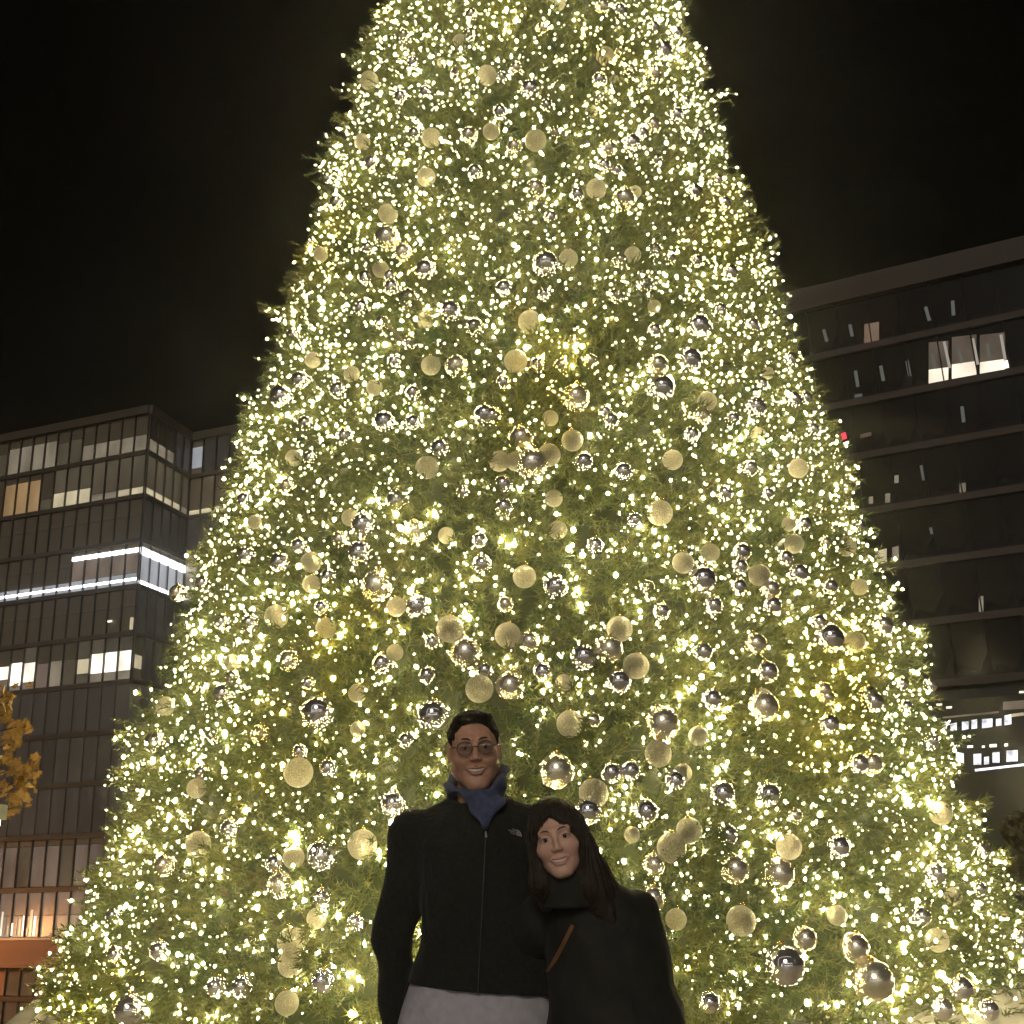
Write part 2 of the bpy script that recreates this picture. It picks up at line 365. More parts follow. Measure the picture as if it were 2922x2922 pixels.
def rquad(name, m, xs, y0s, y1s, off):
    """a flat panel on the facade between columns xs[0..1], given by its corners"""
    a, b_, c, d = rp(xs[0], y0s[0], off), rp(xs[1], y0s[1], off), rp(xs[1], y1s[1], off), rp(xs[0], y1s[0], off)
    q = MB(); back = nR * -0.04; P = [a, b_, c, d, a + back, b_ + back, c + back, d + back]
    q.add([p - right.location for p in P], [(0, 3, 2, 1), (4, 5, 6, 7), (0, 1, 5, 4), (1, 2, 6, 5), (2, 3, 7, 6), (3, 0, 4, 7)])
    return q.build(name, m, right)
def rbar(name, m, p0, p1, wd, off=0.05):
    a, b_ = rp(*p0, off), rp(*p1, off); t = (b_ - a); L = t.length; t.normalize(); s = t.cross(nR)
    q = MB(); q.box((a + b_) / 2 - right.location, (wd, 0.05, L), (s, nR, t)); return q.build(name, m, right)
office = glow('lit_office_blind', (1.0, 0.86, 0.68), 1.15, 0.25, 0.8)
brownr = glow('dim_brown_room', (1.0, 0.74, 0.54), 0.075, 0.4, 0.6)
for (xa, xb, ta, tb, ba, bb) in ((2650, 2706, 1055, 1048, 1094, 1083), (2716, 2786, 1040, 1030, 1081, 1068), (2796, 2868, 1034, 1024, 1066, 1053)):
    rquad('blind', office, (xa, xb), (ta, tb), (ba, bb), 0.02)
    rquad('pane', brownr, (xa, xb), (ta - 78, tb - 76), (ta - 1, tb - 1), 0.02)
for (p0, p1) in (((2694, 975), (2710, 1050)), ((2776, 966), (2790, 1040)), ((2856, 955), (2869, 1030))):
    rbar('mullion', glow('lit_frame', (1, .9, .75), 0.35), p0, p1, 0.16, 0.08)
rbar('light_strip', M['white'], (2868, 1030), (2872, 1050), 0.28, 0.08)
for (p0, p1) in (((2660, 1010), (2668, 1052)), ((2736, 998), (2745, 1036)), ((2817, 980), (2823, 1022)), ((2641, 876), (2652, 915)), ((2718, 858), (2721, 900)),
                 ((2441, 1058), (2448, 1104)), ((2513, 1044), (2521, 1087)), ((2588, 1030), (2596, 1073)), ((2425, 926), (2432, 960)), ((2350, 940), (2360, 975)),
                 ((2629, 1328), (2637, 1370)), ((2745, 1160), (2750, 1205)), ((2656, 1505), (2660, 1524)), ((2438, 1131), (2460, 1127))):
    rbar('ceiling_light', M['tube'], p0, p1, 0.2, 0.04)
rquad('pane', glow('brown_lit_pane', (1.0, 0.66, 0.44), 0.16, 0.15, 1.0), (2466, 2508), (925, 918), (983, 972), 0.02)
rquad('pane', glow('dim_brown_pane', (1.0, 0.70, 0.5), 0.07, 0.2, 1.0), (2455, 2486), (1240, 1232), (1251, 1243), 0.02)
rquad('pane', M['cream'], (2497, 2530), (1573, 1565), (1612, 1604), 0.02)
rquad('pane', M['tan'], (2546, 2564), (1562, 1558), (1602, 1598), 0.02)
rquad('light_strip', M['tan'], (2793, 2806), (1704, 1700), (1745, 1748), 0.03)
rbar('exit_light', M['red'], (2407, 1236), (2410, 1252), 0.24, 0.10)
for (x, y, wd, h) in ((2558, 1368, 12, 22), (2747, 1392, 18, 26), (2533, 1422, 14, 26), (2485, 1428, 12, 20)):
    rquad('ceiling_light', M['tan'], (x - wd / 2, x + wd / 2), (y - h / 2, y - h / 2 - 2), (y + h / 2, y + h / 2 - 2), 0.03)
# glazed podium; reflections in its glass built as two rows of glowing panels
pod = seg(mid + nR * 0.3 + Vector((0, 0, (9.2 + STREET_Z) / 2)), (BR * NB, 1.0, 9.2 - STREET_Z - 0.4), M['glass_black'], 'podium')
pw = glow('glowing_reflection', (0.92, 0.93, 1.0), 1.2, 0.5, 2.0)
for (x0, x1, t0, t1, b0, b1) in ((2682, 2702, 2062, 2058, 2090, 2088), (2712, 2730, 2066, 2062, 2086, 2084), (2745, 2764, 2060, 2058, 2084, 2080), (2772, 2788, 2055, 2052, 2080, 2078),
                                 (2802, 2832, 2052, 2050, 2078, 2074), (2842, 2858, 2052, 2050, 2072, 2070), (2866, 2886, 2042, 2038, 2070, 2066),
                                 (2728, 2750, 2145, 2150, 2172, 2178), (2778, 2800, 2152, 2150, 2182, 2182), (2808, 2822, 2160, 2158, 2182, 2180), (2832, 2852, 2148, 2146, 2176, 2176), (2872, 2904, 2142, 2140, 2174, 2172)):
    rquad('reflection_panel', pw, (x0, x1), (t0, t1), (b0, b1), 0.86)
for (x0, x1, y0, y1) in ((2722, 2738, 2126, 2134), (2760, 2776, 2128, 2134), (2802, 2810, 2128, 2134), (2824, 2844, 2124, 2132), (2866, 2876, 2122, 2130), (2672, 2688, 2008, 2014), (2700, 2716, 2016, 2022), (2908, 2922, 1972, 1978)):
    rquad('spotlight', M['white'], (x0, x1), (y0, y0 - 1), (y1, y1 - 1), 0.86)
rbar('light_strip', glow('podium_edge_light', (0.95, 0.95, 1.0), 1.6, 0.4, 3.0), (2782, 2198), (2922, 2182), 0.12, 0.9)
rbar('light_strip', M['grey'], (2690, 2048), (2850, 2032), 0.10, 0.9); rbar('light_strip', M['cream'], (2885, 2042), (2922, 2037), 0.16, 0.9)
rquad('pane', M['grey'], (2862, 2922), (2003, 1998), (2026, 2022), 0.86)

# ------------------------------------------------------------------ shop terrace added behind the camera to put lit lines in the baubles
rear = empty('added_shop_terrace', (0, -34, 0))
tag(rear, 'unseen low shop terrace added across the plaza for lit lines in the baubles', 'building')
block('wall', M['wall'], rear, (4, -39, 6), (56, 8, 12))
for i in range(14):
    block('window', M['cream'] if i % 4 else M['white'], rear, (-21 + i * 3.9, -34.95, 1.9), (2.9, 0.1, 2.2))
for i in range(14):
    block('pane', M['glass_dark'], rear, (-21 + i * 3.9, -34.95, 7.2), (3.0, 0.1, 3.2))
block('light_strip', M['strip'], rear, (4, -34.85, 11.7), (56, 0.2, 0.35))
block('light_strip', M['strip'], rear, (-23.9, -34.85, 5.8), (0.35, 0.2, 11.4))
block('light_strip', M['strip'], rear, (4, -34.85, 3.6), (56, 0.2, 0.25))

arch = empty('added_light_arch', (0.6, 0.6, 0)); tag(arch, 'unseen lit arch added over the photographer for bright arcs in the baubles', 'arch')  # added out of view so the mirror baubles show bright arcs
edge = glow('added_arch_glow', (0.95, 0.97, 1.0), 1.5)
for x in (-7.4, 9.4): block('post', M['post'], arch, (x, 0.2, 5.2), (0.6, 0.6, 10.4))
block('light_strip', edge, arch, (-7.4, 0.54, 5.4), (0.42, 0.08, 9.6))
block('beam', M['post'], arch, (1.0, 0.2, 10.8), (17.4, 0.6, 0.8)); block('light_strip', edge, arch, (1.0, 0.54, 10.8), (16.2, 0.08, 0.42))

# ================================================================== CHRISTMAS TREE
TREE_Y = 12.8; TREE_H = 21.6
base = at_y(1528, 2480, TREE_Y); top = at_y(1500, -1150, TREE_Y)
tbx, ttx = base.x, top.x
def axis_x(z): return tbx + (ttx - tbx) * (z - 1.4) / (TREE_H - 1.4)
ZP = np.array([-0.2, 1.4, 4.0, 7.0, 10.0, 13.0, 17.0, 21.6]); RP = np.array([4.92, 4.52, 3.90, 3.21, 2.56, 1.93, 1.04, 0.02])
def rad(z): return np.interp(z, ZP, RP)
tree = empty('christmas_tree', (tbx, TREE_Y, 0.0))
tag(tree, 'giant conical Christmas tree covered in fairy lights and baubles behind the couple', 'Christmas tree')
TL = np.array([tbx, TREE_Y, 0.0])
mb = MB(); mb.tube([(axis_x(z) - tbx, 0, z) for z in (0, 6, 12, 18, 21.4)], [0.42, 0.32, 0.22, 0.12, 0.03], 14); mb.build('trunk', M['bark'], tree)
mb = MB(); mb.lathe([(0.0, 0.0), (1.3, 0.0), (1.3, 0.35), (1.22, 0.4), (0.0, 0.4)], 32); mb.build('tree_stand', M['post'], tree)

ORN = """G1061,236,53 P1318,220,58 G1391,224,56 G1263,183,28 M1183,183,36 M1148,283,40 M1218,267,36 M1433,227,36 M1428,326,44 G1235,401,56 M1187,391,44 G1040,410,46 P1341,394,50 G1403,382,48 P1468,425,44 M1068,472,46 M943,509,36 G1220,512,54 M1356,497,44 M968,581,42 G1113,617,56 P1474,202,40 G1316,127,44 M1158,109,40 M1347,47,36 M1341,106,38
G1587,12,56 P1547,90,40 P1717,28,44 M1764,40,46 M1860,84,36 M1925,99,36 M1885,152,54 G1724,168,52 M1767,152,38 M1793,206,40 P1857,220,52 M1708,236,46 M1711,289,36 M1512,264,56 M1559,307,38 G1686,323,36 M1581,385,40 G1528,410,62 P1857,366,50 M1829,385,36 M1798,416,52 P1730,432,54 M1720,481,44 M1758,491,34 M1868,463,38 M1953,292,30 M1925,335,44 P1528,550,62 M1646,562,42 G1699,547,58 P1776,578,66 G1810,553,36 M1975,553,48 M2062,584,38 M1990,385,36 G1750,230,28 M2043,516,32
P1113,689,74 P1155,727,52 G921,730,42 M892,696,38 M1055,712,38 M1218,778,60 M1048,796,42 G1091,774,48 M1117,792,38 M1122,825,46 M1171,861,64 M1287,897,66 M1356,941,56 G1218,919,50 M1037,883,48 M841,832,36 M845,959,40 M1095,926,42 M1175,984,46 G1233,1049,56 P1305,1053,68 G899,1031,46 G1008,1071,46 M863,1089,50 M812,1136,64 M972,1118,52 M1131,1038,48 M1102,1209,62 M990,1252,54 M877,1212,44 M1182,1209,44 M1385,1190,64 M1182,1125,44 M1258,1285,56 G1073,1111,46
M1556,763,76 M1570,625,38 M1483,618,36 G1621,745,54 G1802,734,48 M1766,752,48 M1864,720,46 M1904,741,42 M1983,749,36 M2078,781,44 M1438,828,48 M1552,846,38 M1757,850,44 M1835,817,52 M1864,948,42 M1987,937,66 M2048,890,44 G1512,926,66 G1472,1038,66 M1534,1046,46 M1603,1049,48 M1683,1035,44 M1637,980,40 P1871,1049,64 M1962,1035,70 M1438,1096,46 P1641,1143,80 M1882,1115,76 M1724,1180,40 M1741,1205,48 P1998,1194,54 G2012,1151,56 M1969,1245,48 G1570,1198,46 P1487,1259,76 G1632,1263,62 M1407,1194,56 M2085,1201,44 G1864,879,38
M2149,1167,60 M2258,1145,46 M2293,1139,38 M2248,1027,40 M2168,1099,38 M2314,1229,38 M2134,1341,48 G2270,1341,56 G2158,1245,44 M2062,1412,50 M2186,1412,36 M2382,1313,48 G2186,1068,36 M2140,934,44 M2006,940,46
M1139,1434,66 M1043,1503,70 M1033,1583,72 P1083,1679,92 G1134,1735,56 M1195,1735,72 P1190,1525,72 M806,1608,58 M710,1586,52 M859,1561,46 G895,1608,60 G895,1670,52 M942,1648,46 M924,1738,46 G797,1764,68 M721,1782,54 M641,1778,46 P975,1543,50 G1004,1481,50 P826,1391,48 M889,1309,38 G844,1311,48 G670,1894,50 M833,1890,64 M1094,1898,60 G1130,1865,48 M670,1935,44 M648,1985,64 M884,1952,42 G1025,1981,54 G935,1796,58 M587,1666,44 M703,1427,40 G732,1492,40 P516,1695,50
P1519,1333,92 G1566,1305,66 G1426,1322,60 G1472,1322,56 G1222,1340,66 M1664,1322,54 M1776,1351,54 M1439,1452,54 M1323,1409,40 M1809,1488,46 G1878,1470,74 G1276,1532,48 M1370,1546,46 M1378,1615,58 G1497,1651,66 M1584,1680,72 M1696,1561,50 P1443,1728,48 G1287,1800,78 P1332,1869,92 G1450,1818,74 P1512,1836,62 M1664,1880,78 G1765,1800,74 P1736,1858,80 G1812,1905,74 M1762,1949,74 M1548,1920,56 G1370,1970,80 P1457,1963,84 M1385,1916,48 M1222,1930,52 M1236,1836,44 G1591,1517,54 G1580,1427,50 M1436,1387,54 P1845,1680,44 G1609,1952,50 M1885,1749,50
G1915,1318,58 M2288,1499,44 G2246,1499,42 M2442,1508,44 G2406,1563,58 P2349,1553,40 M2112,1579,52 G2022,1582,54 G1945,1611,62 M1999,1659,78 M2031,1733,54 M2105,1678,46 G2160,1646,62 P2192,1688,58 M2198,1733,54 M2108,1620,44 M2272,1640,56 M2362,1678,46 G2445,1678,48 M2355,1826,84 G2429,1835,62 M2509,1790,60 P2150,1842,64 M2002,1864,56 M2182,1922,64 P2342,1973,50 M2470,1986,54 G2169,1995,56 M2330,1778,44 G2259,1556,56 M2236,1595,44 M2567,1954,40
G481,2018,54 M621,2098,50 M454,2120,62 M583,2208,44 P750,2098,56 G860,2208,84 G569,2252,56 M663,2367,56 G575,2411,72 P481,2471,66 M789,2466,52 G844,2449,62 M536,2493,44 M917,2037,96 M1240,2047,92 G1024,2083,44 M1162,2115,48 M942,2193,52 M1127,2298,74 M860,2147,44 G1040,2413,84
P1885,2070,98 G1626,2070,78 M1692,2059,46 G1874,2155,76 P1588,2205,102 M1742,2208,60 M1797,2202,58 G1692,2268,84 M1676,2318,80 M1923,2230,58 M2055,2268,74 M1841,2318,70 G1989,2103,56 G1945,2208,52 G1912,2422,84 G1962,2373,74 M2071,2384,60 P1863,2471,66 G1802,2384,46 M2027,1999,58 P2170,2022,88 M2359,2070,60 M2442,2182,58 P2476,2182,64 M2481,2006,62 M2577,2022,44 M2647,1958,40 P2353,1992,46 M2385,2419,64 G2244,2419,72 P2090,2483,84 P2212,2496,92 M2660,2496,62 G2673,2323,66 M2647,2118,50 M2186,2272,70 P2263,2330,44
M386,2883,90 M463,2713,56 M336,2724,48 M331,2614,44 M627,2817,60 M930,2444,92 P809,2528,76 G841,2690,84 G836,2753,72 M925,2800,66 G909,2622,58 M1019,2633,50 M925,2565,58 G825,2863,68 M700,2816,66
M2229,2757,112 P2289,2680,70 G2108,2630,84 M2020,2861,60 P1860,2565,72 G1926,2625,60 G2382,2614,56 G2711,2559,52 M2620,2617,56 G2664,2685,66 P2429,2706,82 P2476,2800,118 M2732,2821,66 M2680,2879,62 M2811,2884,58 M2905,2685,50 M2795,2434,48 M2785,2538,44"""
def cone_hit(x, y):
    d = ray(x, y); ts = np.linspace(5.0, 22.0, 1400)
    P = np.array(CAM)[None] + np.array(d)[None] * ts[:, None]
    rr_ = np.hypot(P[:, 0] - np.array([axis_x(z) for z in P[:, 2]]), P[:, 1] - TREE_Y) - rad(P[:, 2])
    k = np.where(rr_ < 0.02)[0]
    i = k[0] if len(k) else int(np.argmin(rr_))
    return P[i], ts[i] * 1.0
orn = []
for tok in ORN.split():
    kind = tok[0]; x, y, dd = (float(q) for q in tok[1:].split(','))
    P, t = cone_hit(x, y)
    orn.append([kind, x, y, dd, P, dd * t / FPX / 2])
OC = np.array([o[4] for o in orn]); ORAD = np.array([o[5] for o in orn])
# outward direction of the surface at every bauble
on_ = np.stack([OC[:, 0] - np.array([axis_x(z) for z in OC[:, 2]]), OC[:, 1] - TREE_Y, np.full(len(OC), 0.9)], 1)
on_ /= np.linalg.norm(on_, axis=1)[:, None]

def wob(th, z):
    """boughs stand out and fall back: slow lumps over the cone"""
    return (0.13 * np.sin(5 * th + 1.7 * z) * np.sin(1.9 * z + 2 * th) + 0.10 * np.sin(11 * th - 2.3 * z) + 0.07 * np.sin(23 * th + 4.1 * z + 1.0) * np.sin(5.3 * z - 9 * th))
# boughs: a jittered spiral over the cone
nb_all = 3300; golden = math.pi * (3 - math.sqrt(5))
q = (np.arange(nb_all) + 0.5) / nb_all
zb = TREE_H * (1 - np.sqrt(1 - q)) + 0.15; th = np.arange(nb_all) * golden + RNG.normal(0, 0.05, nb_all)
zb = np.clip(zb + RNG.normal(0, 0.10, nb_all), 0.12, TREE_H - 0.1)
near = np.sin(th) < 0.45                        # th=-90 deg faces the camera
ax_v = np.vectorize(axis_x)
tipr = rad(zb) + wob(th, zb) + RNG.normal(0, 0.055, nb_all)
outl = RNG.random(nb_all) < 0.03; tipr = tipr + outl * RNG.uniform(0.06, 0.22, nb_all)
tipr = np.maximum(tipr, 0.02)
SPR_V = []; SPR_D = []; SPR_C = []; BUL = []
bough_axes = []
for i in range(nb_all):
    ct, st = math.cos(th[i]), math.sin(th[i]); a0 = axis_x(zb[i])
    d = np.array([ct, st, RNG.uniform(-0.05, 0.5)]); d /= np.linalg.norm(d)
    tip = np.array([a0 + ct * tipr[i], TREE_Y + st * tipr[i], zb[i]])
    L = min(0.85, 0.25 + tipr[i] * 0.6); n = 26 if near[i] else 7
    n = int(n * (0.55 + 0.45 * min(1, L / 0.85)))
    t = RNG.random(n) ** 1.6; wdt = 0.06 + 0.22 * t
    off = RNG.normal(0, 1, (n, 3)) * wdt[:, None] * 0.72
    pos = tip[None] - d[None] * (t * L)[:, None] + off * np.array([1, 1, 0.75])
    sd = d[None] * RNG.uniform(0.5, 1.2, n)[:, None] + off * 2.2 + RNG.normal(0, 0.32, (n, 3)) + np.array([0, 0, -0.12])
    SPR_V.append(pos); SPR_D.append(sd); SPR_C.append(np.full(n, RNG.normal(0, 1)))
    bough_axes.append((tip, d, L))
    if near[i]:
        m_ = RNG.poisson(13.0)
        for _ in range(m_):
            j = RNG.integers(0, n); o_ = pos[j] + (sd[j] / (np.linalg.norm(sd[j]) + 1e-6)) * RNG.uniform(0.04, 0.17)
            BUL.append(o_)
    elif RNG.random() < 0.8: BUL.append(tip + d * 0.03)
SP = np.concatenate(SPR_V); SD = np.concatenate(SPR_D); SCc = np.concatenate(SPR_C); BUL = np.array(BUL)
# short undergrowth between the boughs, all round, so that no bare trunk shows through
nu = 46000; zu = TREE_H * (1 - np.sqrt(1 - RNG.random(nu) * 0.985)) + 0.12; tu = RNG.uniform(0, 2 * math.pi, nu); keep_ = (np.sin(tu) < 0.45) | (RNG.random(nu) < 0.3); zu, tu = zu[keep_], tu[keep_]; nu = len(zu)
du = RNG.uniform(0.10, 0.46, nu) + 0.05 * RNG.normal(0, 1, nu); ru = np.maximum(0.02, rad(zu) + wob(tu, zu) - du)
PU = np.stack([ax_v(zu) + ru * np.cos(tu), TREE_Y + ru * np.sin(tu), zu], 1); DU = np.stack([np.cos(tu), np.sin(tu), np.full(nu, 0.15)], 1) + RNG.normal(0, 0.55, (nu, 3))
SP = np.concatenate([SP, PU]); SD = np.concatenate([SD, DU]); SCc = np.concatenate([SCc, RNG.normal(-0.3, 1, nu)])
nbu = RNG.choice(nu, 2600, replace=False); BUL = np.concatenate([BUL, PU[nbu] + DU[nbu] * 0.09])
SD /= np.linalg.norm(SD, axis=1)[:, None]
def clear_mask(P, k_side, ahead, keep=0.0):
    """False where a bauble has pushed the foliage aside: inside it or straight in front of it"""
    ok = np.ones(len(P), bool)
    for c, n, r_ in zip(OC, on_, ORAD):
        v = P - c; s = v @ n; near_ = (np.abs(v) < 0.6).all(1)
        idx = np.where(near_)[0]
        if not len(idx): continue
        tocam = np.array(CAM) - c; tocam /= np.linalg.norm(tocam)
        ax = n * 0.5 + tocam * 0.5; ax /= np.linalg.norm(ax)
        vv = v[idx]; s = vv @ ax; lat = np.linalg.norm(vv - s[:, None] * ax, axis=1)
        bad = ((lat < r_ * k_side) & (s > -0.2 * r_) & (s < ahead)) | (np.linalg.norm(vv, axis=1) < r_ * 1.05)
        if keep: bad &= RNG.random(len(idx)) > keep
        ok[idx[bad]] = False
    return ok
ok = clear_mask(SP + SD * 0.07, 0.97, 0.45, 0.22); SP, SD, SCc = SP[ok], SD[ok], SCc[ok]
BUL = BUL[clear_mask(BUL, 0.95, 0.45, 0.2)]
# one spray of needles: blades around a short stem (local z = along the stem)
NBL = 13; T = []
for k in range(NBL):
    a = k * 2.4; h = 0.02 + 0.11 * k / NBL; tl = 0.075 - 0.02 * k / NBL; an = R(48)
    rdir = np.array([math.cos(a), math.sin(a), 0]); side = np.array([-math.sin(a), math.cos(a), 0])
    tipv = rdir * tl * math.sin(an) + np.array([0, 0, h + tl * math.cos(an)])
    T.append([np.array([0, 0, h]) - side * 0.0055, np.array([0, 0, h]) + side * 0.0055, tipv])
T.append([np.array([-0.006, 0, 0]), np.array([0.006, 0, 0]), np.array([0, 0, 0.17])])
T = np.array(T).reshape(-1, 3)
def sprays(P, D, scale, tint):
    n = len(P); ref = np.where(np.abs(D[:, 2:3]) > 0.9, np.array([[1.0, 0, 0]]), np.array([[0, 0, 1.0]]))
    X = np.cross(ref, D); X /= np.linalg.norm(X, axis=1)[:, None]; Y = np.cross(D, X)
    an = RNG.uniform(0, 2 * math.pi, n)[:, None]; X2 = X * np.cos(an) + Y * np.sin(an); Y2 = np.cross(D, X2)
    V = P[:, None] + scale[:, None, None] * (T[None, :, 0:1] * X2[:, None] + T[None, :, 1:2] * Y2[:, None] + T[None, :, 2:3] * D[:, None])
    Fc = np.arange(n * len(T)).reshape(-1, 3)
    C_ = np.repeat(tint, len(T), axis=0)
    return V.reshape(-1, 3), Fc, C_
sc_ = RNG.uniform(0.85, 1.45, len(SP))
g = np.clip(0.5 + 0.22 * SCc + RNG.normal(0, 0.15, len(SP)), 0, 1)[:, None]
tint = (1 - g) * np.array([[0.040, 0.064, 0.018]]) + g * np.array([[0.104, 0.106, 0.030]])
V, Fc, Cc = sprays(SP - TL, SD, sc_, tint)
crown = obj('crown', mesh_np('crown', V, Fc, M['leafy'], cols=Cc), tree); tag(crown, kind='stuff')
# added dark shell inside the boughs, stops light and the view through
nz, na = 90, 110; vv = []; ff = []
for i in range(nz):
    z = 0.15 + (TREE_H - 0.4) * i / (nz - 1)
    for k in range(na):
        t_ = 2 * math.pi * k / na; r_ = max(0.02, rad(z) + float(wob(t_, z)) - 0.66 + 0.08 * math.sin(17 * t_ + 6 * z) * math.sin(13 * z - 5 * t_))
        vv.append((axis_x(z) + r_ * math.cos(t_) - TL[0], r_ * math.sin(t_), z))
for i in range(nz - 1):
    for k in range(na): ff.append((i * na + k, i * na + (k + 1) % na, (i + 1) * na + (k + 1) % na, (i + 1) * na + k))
obj('dark_inner_shell', mesh_np('dark_inner_shell', np.array(vv), np.array(ff), M['leafy'], cols=np.tile([0.022, 0.030, 0.010], (len(vv), 1))), tree)['kind'] = 'stuff'
# the bare boughs that show where they stand out beyond the rest
cnt = 0
for i in np.argsort(-(tipr - rad(zb) - wob(th, zb))):
    if not near[i] or zb[i] > 12: continue
    tip, d, L = bough_axes[i]
    mb = MB(); mb.tube([tip - d * (L + 0.3) - TL, tip - d * 0.3 * L - TL, tip + np.array([0, 0, 0.02]) - TL], [0.02, 0.012, 0.004], 5); mb.build('branch', M['bark'], tree)
    cnt += 1
    if cnt >= 40: break

# ------------------------------------------------------------------ fairy lights
lights = empty('fairy_lights', (tbx, TREE_Y, 0.0))
tag(lights, 'thousands of warm white fairy lights strung all over the giant Christmas tree', 'string lights')
hel = []
for k in range(64 * 26):
    z = 0.3 + (TREE_H - 0.9) * (k / (64 * 26 - 1)); t_ = 2 * math.pi * k / 26
    r_ = max(0.03, rad(z) + float(wob(t_, z)) - 0.20); hel.append((axis_x(z) - tbx + r_ * math.cos(t_), r_ * math.sin(t_), z + 0.04 * math.sin(7 * t_)))
mb = MB(); mb.tube(hel, 0.004, 3); mb.build('cable', M['wire'], lights)
ico = []; phi = (1 + 5 ** .5) / 2
IV = np.array([(-1, phi, 0), (1, phi, 0), (-1, -phi, 0), (1, -phi, 0), (0, -1, phi), (0, 1, phi), (0, -1, -phi), (0, 1, -phi), (phi, 0, -1), (phi, 0, 1), (-phi, 0, -1), (-phi, 0, 1)], float)
IV /= np.linalg.norm(IV[0]); IV[:, 2] *= 1.25
IF = np.array([(0, 11, 5), (0, 5, 1), (0, 1, 7), (0, 7, 10), (0, 10, 11), (1, 5, 9), (5, 11, 4), (11, 10, 2), (10, 7, 6), (7, 1, 8), (3, 9, 4), (3, 4, 2), (3, 2, 6), (3, 6, 8), (3, 8, 9), (4, 9, 5), (2, 4, 11), (6, 2, 10), (8, 6, 7), (9, 8, 1)])
OV = np.array([(1, 0, 0), (-1, 0, 0), (0, 1, 0), (0, -1, 0), (0, 0, 1.2), (0, 0, -1.2)], float); OF = np.array([(0, 2, 4), (2, 1, 4), (1, 3, 4), (3, 0, 4), (2, 0, 5), (1, 2, 5), (3, 1, 5), (0, 3, 5)])
nbul = len(BUL); q_ = RNG.random(nbul); brad = np.where(q_ < 0.07 + 0.05 * np.clip((4.5 - BUL[:, 2]) / 4.5, 0, 1), RNG.uniform(0.014, 0.022, nbul), np.where(q_ < 0.45, RNG.uniform(0.007, 0.0125, nbul), RNG.uniform(0.0034, 0.0062, nbul)))  # tiniest bulbs also stand in for sparkles off the foliage
def gold_zone(P):
    a = np.sin(P[:, 0] * 1.35 + 0.6) * np.sin(P[:, 2] * 1.15 + 1.9) + 0.5 * np.sin(P[:, 0] * 2.7 - P[:, 2] * 2.1)
    return a > 0.72
isg = gold_zone(BUL) & (RNG.random(nbul) < 0.85)
front = (BUL[:, 1] < TREE_Y - 1.0) & (BUL[:, 2] < 9.5)
score = np.where(front, brad / np.linalg.norm(BUL - np.array(CAM), axis=1), 0); big = np.argsort(-score)[:300]
bm_w = mesh_np('bulb', IV, IF, M['bulb_w'], True); bm_g = mesh_np('bulb', IV, IF, M['bulb_g'], True)
for i in big:
    o = bpy.data.objects.new('bulb', bm_g if isg[i] else bm_w); o.location = BUL[i] - TL; o.scale = (brad[i],) * 3; link(o, lights)
rest = np.ones(nbul, bool); rest[big] = False
for sel, mm in ((rest & ~isg, 'bulb_w'), (rest & isg, 'bulb_g')):
    P = BUL[sel] - TL; r_ = brad[sel]; n = len(P)
    V = (P[:, None] + OV[None] * r_[:, None, None]).reshape(-1, 3); Fc = (OF[None] + (np.arange(n) * 6)[:, None, None]).reshape(-1, 3)
    tag(obj('bulbs_and_sparkles', mesh_np('bulbs_and_sparkles', V, Fc, M[mm]), lights), kind='stuff')

# ------------------------------------------------------------------ baubles
def sphere_mesh(m):
    mb = MB(); prof = [(max(1e-4, math.sin(math.pi * i / 20)), -math.cos(math.pi * i / 20)) for i in range(21)]
    mb.lathe(prof, 36); return mb.mesh('ball', m, True)
BALL = {'M': sphere_mesh(M['mirror']), 'P': sphere_mesh(M['pearl']), 'G': sphere_mesh(M['glitter'])}
mb = MB(); mb.lathe([(0.16, 0.96), (0.17, 1.0), (0.17, 1.12), (0.12, 1.15), (0.001, 1.15)], 14)
mb.tube([(0.07 * math.cos(t_), 0, 1.2 + 0.09 * math.sin(t_)) for t_ in np.linspace(0, 2 * math.pi, 13)], 0.012, 5, cap=False)
CAP = mb.mesh('cap', M['gold_cap'], True)
KN = {'M': ('mirror_bauble', 'mirrored silver bauble'), 'P': ('pearl_bauble', 'satin pearl bauble'), 'G': ('glitter_bauble', 'matt champagne bauble')}
ROWS = [(150, 'along the top edge of the photo'), (330, 'just below the top edge of the photo'), (500, "above the right building's roof, upper row"), (680, "above the right building's roof, lower row"),
        (880, "level with the right building's roof edge"), (1110, "level with the right building's lit office"), (1290, "level with the right building's red light"), (1500, "level with the left building's lit top floors"),
        (1740, "level with the left building's white-lit floor"), (1900, "level with the left building's lower lit offices"), (2010, "just higher than the man's hair"), (2250, "level with the man's face"),
        (2510, "level with the woman's face"), (2720, "level with the man's chest"), (2930, "level with the man's waist")]
ORDS = ['', 'second', 'third', 'fourth', 'fifth', 'sixth', 'seventh', 'eighth', 'ninth', 'tenth', 'eleventh', 'twelfth', 'thirteenth', 'fourteenth', 'fifteenth', 'sixteenth', 'seventeenth', 'eighteenth']
cells = {}
for i, o in enumerate(orn):
    row = next(t_ for y_, t_ in ROWS if o[2] < y_); size = 'large' if o[3] >= 64 else 'medium' if o[3] >= 48 else 'small'
    cells.setdefault((o[0], size, row), []).append(i)
